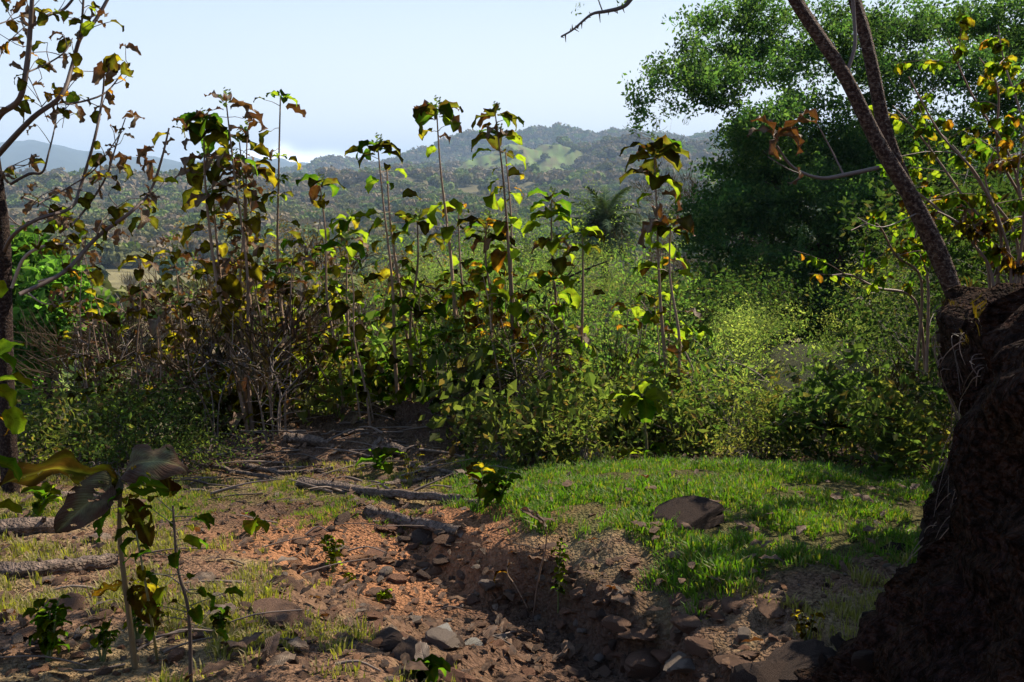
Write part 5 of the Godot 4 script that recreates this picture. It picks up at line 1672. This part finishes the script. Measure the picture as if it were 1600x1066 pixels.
func make_grass() -> void:
	var green := tuft_shape(1, 18, 0.055, 0.05, [Color(0.11, 0.21, 0.028), Color(0.08, 0.16, 0.022), Color(0.14, 0.23, 0.04), Color(0.28, 0.24, 0.1)])
	var straw := tuft_shape(2, 14, 0.07, 0.05, [Color(0.4, 0.32, 0.17), Color(0.36, 0.28, 0.14), Color(0.28, 0.24, 0.1), Color(0.17, 0.19, 0.05)])
	var wg := []
	var cg := []
	var ws := []
	var cs := []
	for i in 58000:
		var x := rng.randf_range(-4.2, 4.2)
		var d := rng.randf_range(2.5, 8.4)
		var t := turfed(x, d)
		var n := lump.get_noise_2d(x * 130 + 70, d * 130)
		var sparse := (0.45 + 0.3 * step(4.2, 3.2, d)) * step(-0.15, 0.35, n) * step(0.5, 1.2, gully(x, minf(d, 7)).x) * step(7.2, 6.6, d)
		if rng.randf() < t * step(-0.3, 0.25, n + rng.randf_range(-0.25, 0.25)):
			var b := Basis.from_euler(Vector3(rng.randfn(0, 0.25), rng.randf() * TAU, rng.randfn(0, 0.25))).scaled(Vector3.ONE * rng.randf_range(0.4, 1.2) * (1.0 + 0.8 * n) * (1.0 if x > -0.4 else 0.6))
			wg.append(Transform3D(b, Vector3(x, near_ground(x, d), -d)))
			var f := rng.randf_range(0.75, 1.25)
			cg.append(Color(f * (1.0 if x > -0.4 else 1.25), f, f))
		elif rng.randf() < sparse:
			var b := Basis.from_euler(Vector3(0, rng.randf() * TAU, 0)).scaled(Vector3.ONE * rng.randf_range(0.4, 1.1))
			ws.append(Transform3D(b, Vector3(x, near_ground(x, d), -d)))
			cs.append(Color(1, 1, 1) * rng.randf_range(0.7, 1.2))
	for i in 45:                                          # straw and dead leaves on top of the bank
		var p := bank_point(rng.randf_range(0.4, 0.66), 0.72 + 0.14 * rng.randf() * rng.randf())
		ws.append(Transform3D(Basis.from_euler(Vector3(rng.randfn(0, 0.4), rng.randf() * TAU, rng.randfn(0, 0.4))).scaled(Vector3.ONE * rng.randf_range(0.5, 1.3)), p - Vector3(0, 0.01, 0)))
		cs.append(Color(0.35, 0.24, 0.18) * rng.randf_range(0.3, 0.9))
	scatter("turf_grass", green, M.grass, null, wg, cg).set_meta("label", "short bright green turf on the mound right of the gully")
	scatter("dry_grass", straw, M.grass, null, ws, cs).set_meta("label", "sparse dry straw grass on the stony slope")


func make_valley_trees() -> void:
	# single trees one can tell apart on the valley floor
	var shapes := [crown_shape(81, 420, false), crown_shape(82, 420, false), crown_shape(83, 420, true)]
	var list := [[205, 290, 8.0, 2, "lone bare tree in the valley meadow"], [270, 330, 12.0, 0, "round green tree beyond the valley meadow"], [330, 300, 11.0, 1, "dark tree at the right edge of the valley meadow"], [150, 320, 9.0, 1, "olive tree behind the bare tree's boughs in the valley"], [430, 260, 11.0, 0, "green valley tree right of the left clump"], [480, 200, 9.0, 2, "grey valley tree left of the yellow green sapling"], [390, 230, 9.0, 1, "dark valley tree behind the left clump"],
		[560, 240, 11.0, 1, "dark valley tree behind the middle saplings"], [620, 210, 10.0, 0, "green valley tree under the tufted saplings"], [700, 230, 11.0, 2, "grey valley tree left of the palm"], [860, 260, 11.0, 0, "green valley tree above the feathery tree"], [1000, 250, 12.0, 1, "dark valley tree right of the palm"], [110, 240, 8.0, 0, "bright valley tree above the bushy tree"], [240, 210, 7.0, 1, "small valley tree on the near meadow side"]]
	for q in list:
		var k := look(q[0], 460)
		var dir := Vector3(k.x, 0, k.z).normalized()
		var p: Vector3 = dir * q[1]
		p.y = ground(p.x, -p.z)
		var o := thing("valley_tree", q[4], "tree", p)
		var r: float = q[2] * 0.5
		var b := Basis.from_scale(Vector3(r, r * 1.15, r))
		var m: StandardMaterial3D = M.far.duplicate()
		m.albedo_color = [Color(0.085, 0.14, 0.05), Color(0.06, 0.08, 0.04), Color(0.15, 0.125, 0.1)][q[3]].linear_to_srgb()
		obj("crown", shapes[q[3]], m, o, Transform3D(b, Vector3(0, r * 0.35, 0)))
		stick("trunk", [Vector3(0, -0.5, 0), Vector3(0, r * 0.7, 0), Vector3(0.1, r * 1.3, 0)], r * 0.07, r * 0.03, 6, Color(0.12, 0.1, 0.08), M.stem, o)


# things that share a label but stand apart: say which one by its place in the row
func tell_apart() -> void:
	var sets := {}
	for o in get_children():
		if o.has_meta("category"):
			var l: String = o.get_meta("label")
			if not sets.has(l):
				sets[l] = []
			sets[l].append(o)
	var order := ["leftmost", "second from the left", "third from the left", "fourth from the left", "fifth from the left", "sixth from the left", "seventh from the left", "eighth from the left", "ninth from the left", "tenth from the left", "eleventh from the left", "twelfth from the left", "thirteenth from the left", "fourteenth from the left", "fifteenth from the left", "sixteenth from the left", "seventeenth from the left"]
	for l in sets:
		var n: int = sets[l].size()
		if n < 2 or n > 18 or "little" in l or "fallen" in l or "dead leaf" in l:
			continue
		sets[l].sort_custom(func(a, b): return a.position.x / -a.position.z < b.position.x / -b.position.z)
		for i in n:
			var word: String = ("left one" if n == 2 else "leftmost") if i == 0 else ("right one" if n == 2 else "rightmost") if i == n - 1 else order[i]
			sets[l][i].set_meta("label", l + ", " + word)


# ------------------------------------------------------------------ all of it
var SUN_FROM := Vector3(0.76, 0.92, -0.60)


func _ready() -> void:
	rng.seed = 7
	for q in [[lump, 11, 0.01, 3], [fine, 12, 0.01, 2], [patch, 13, 0.01, 3], [ridge, 14, 0.01, 4]]:
		q[0].seed = q[1]
		q[0].noise_type = FastNoiseLite.TYPE_SIMPLEX_SMOOTH
		q[0].frequency = q[2]
		q[0].fractal_octaves = q[3]
	var cam := Camera3D.new()
	cam.name = "camera"
	cam.position = EYE
	cam.rotation_degrees = Vector3(PITCH, 0, 0)
	cam.fov = rad_to_deg(2.0 * atan(533.0 / FOCAL))
	cam.near = 0.05
	cam.far = 60000.0
	add_child(cam)
	var env := Environment.new()
	env.background_mode = Environment.BG_SKY
	env.sky = Sky.new()
	var dome := PanoramaSkyMaterial.new()
	dome.panorama = make_sky()
	env.sky.sky_material = dome
	env.tonemap_mode = Environment.TONE_MAPPER_LINEAR
	env.tonemap_exposure = 2.12
	env.background_energy_multiplier = 1.0
	env.fog_enabled = true
	env.fog_density = 0.000155
	env.fog_light_color = Color(0.75, 0.87, 1.0)
	env.sdfgi_enabled = true
	env.ssao_enabled = true
	env.ssil_enabled = true
	var we := WorldEnvironment.new()
	we.name = "air"
	we.environment = env
	add_child(we)
	var sun := DirectionalLight3D.new()
	sun.name = "sun"
	sun.light_energy = 1.6
	sun.light_color = Color(1.0, 0.95, 0.87)
	sun.light_angular_distance = 0.5
	sun.shadow_enabled = true
	add_child(sun)
	sun.look_at_from_position(SUN_FROM * 10, Vector3.ZERO)
	make_materials()
	make_leaves()
	make_sprays()
	for i in 8:
		ROCKS.append(rock_shape(200 + i))
	make_terrain()
	make_bank()
	make_forest()
	make_valley_trees()
	make_big_tree()
	make_left_bush()
	make_mid_trees()
	make_understory()
	make_palm()
	make_shrubs()
	make_saplings()
	make_bare_tree()
	make_leaning_tree()
	make_yellow_shrubs()
	thorn_twig()
	make_near_plants()
	make_logs()
	make_stones()
	make_litter()
	make_grass()
	tell_apart()
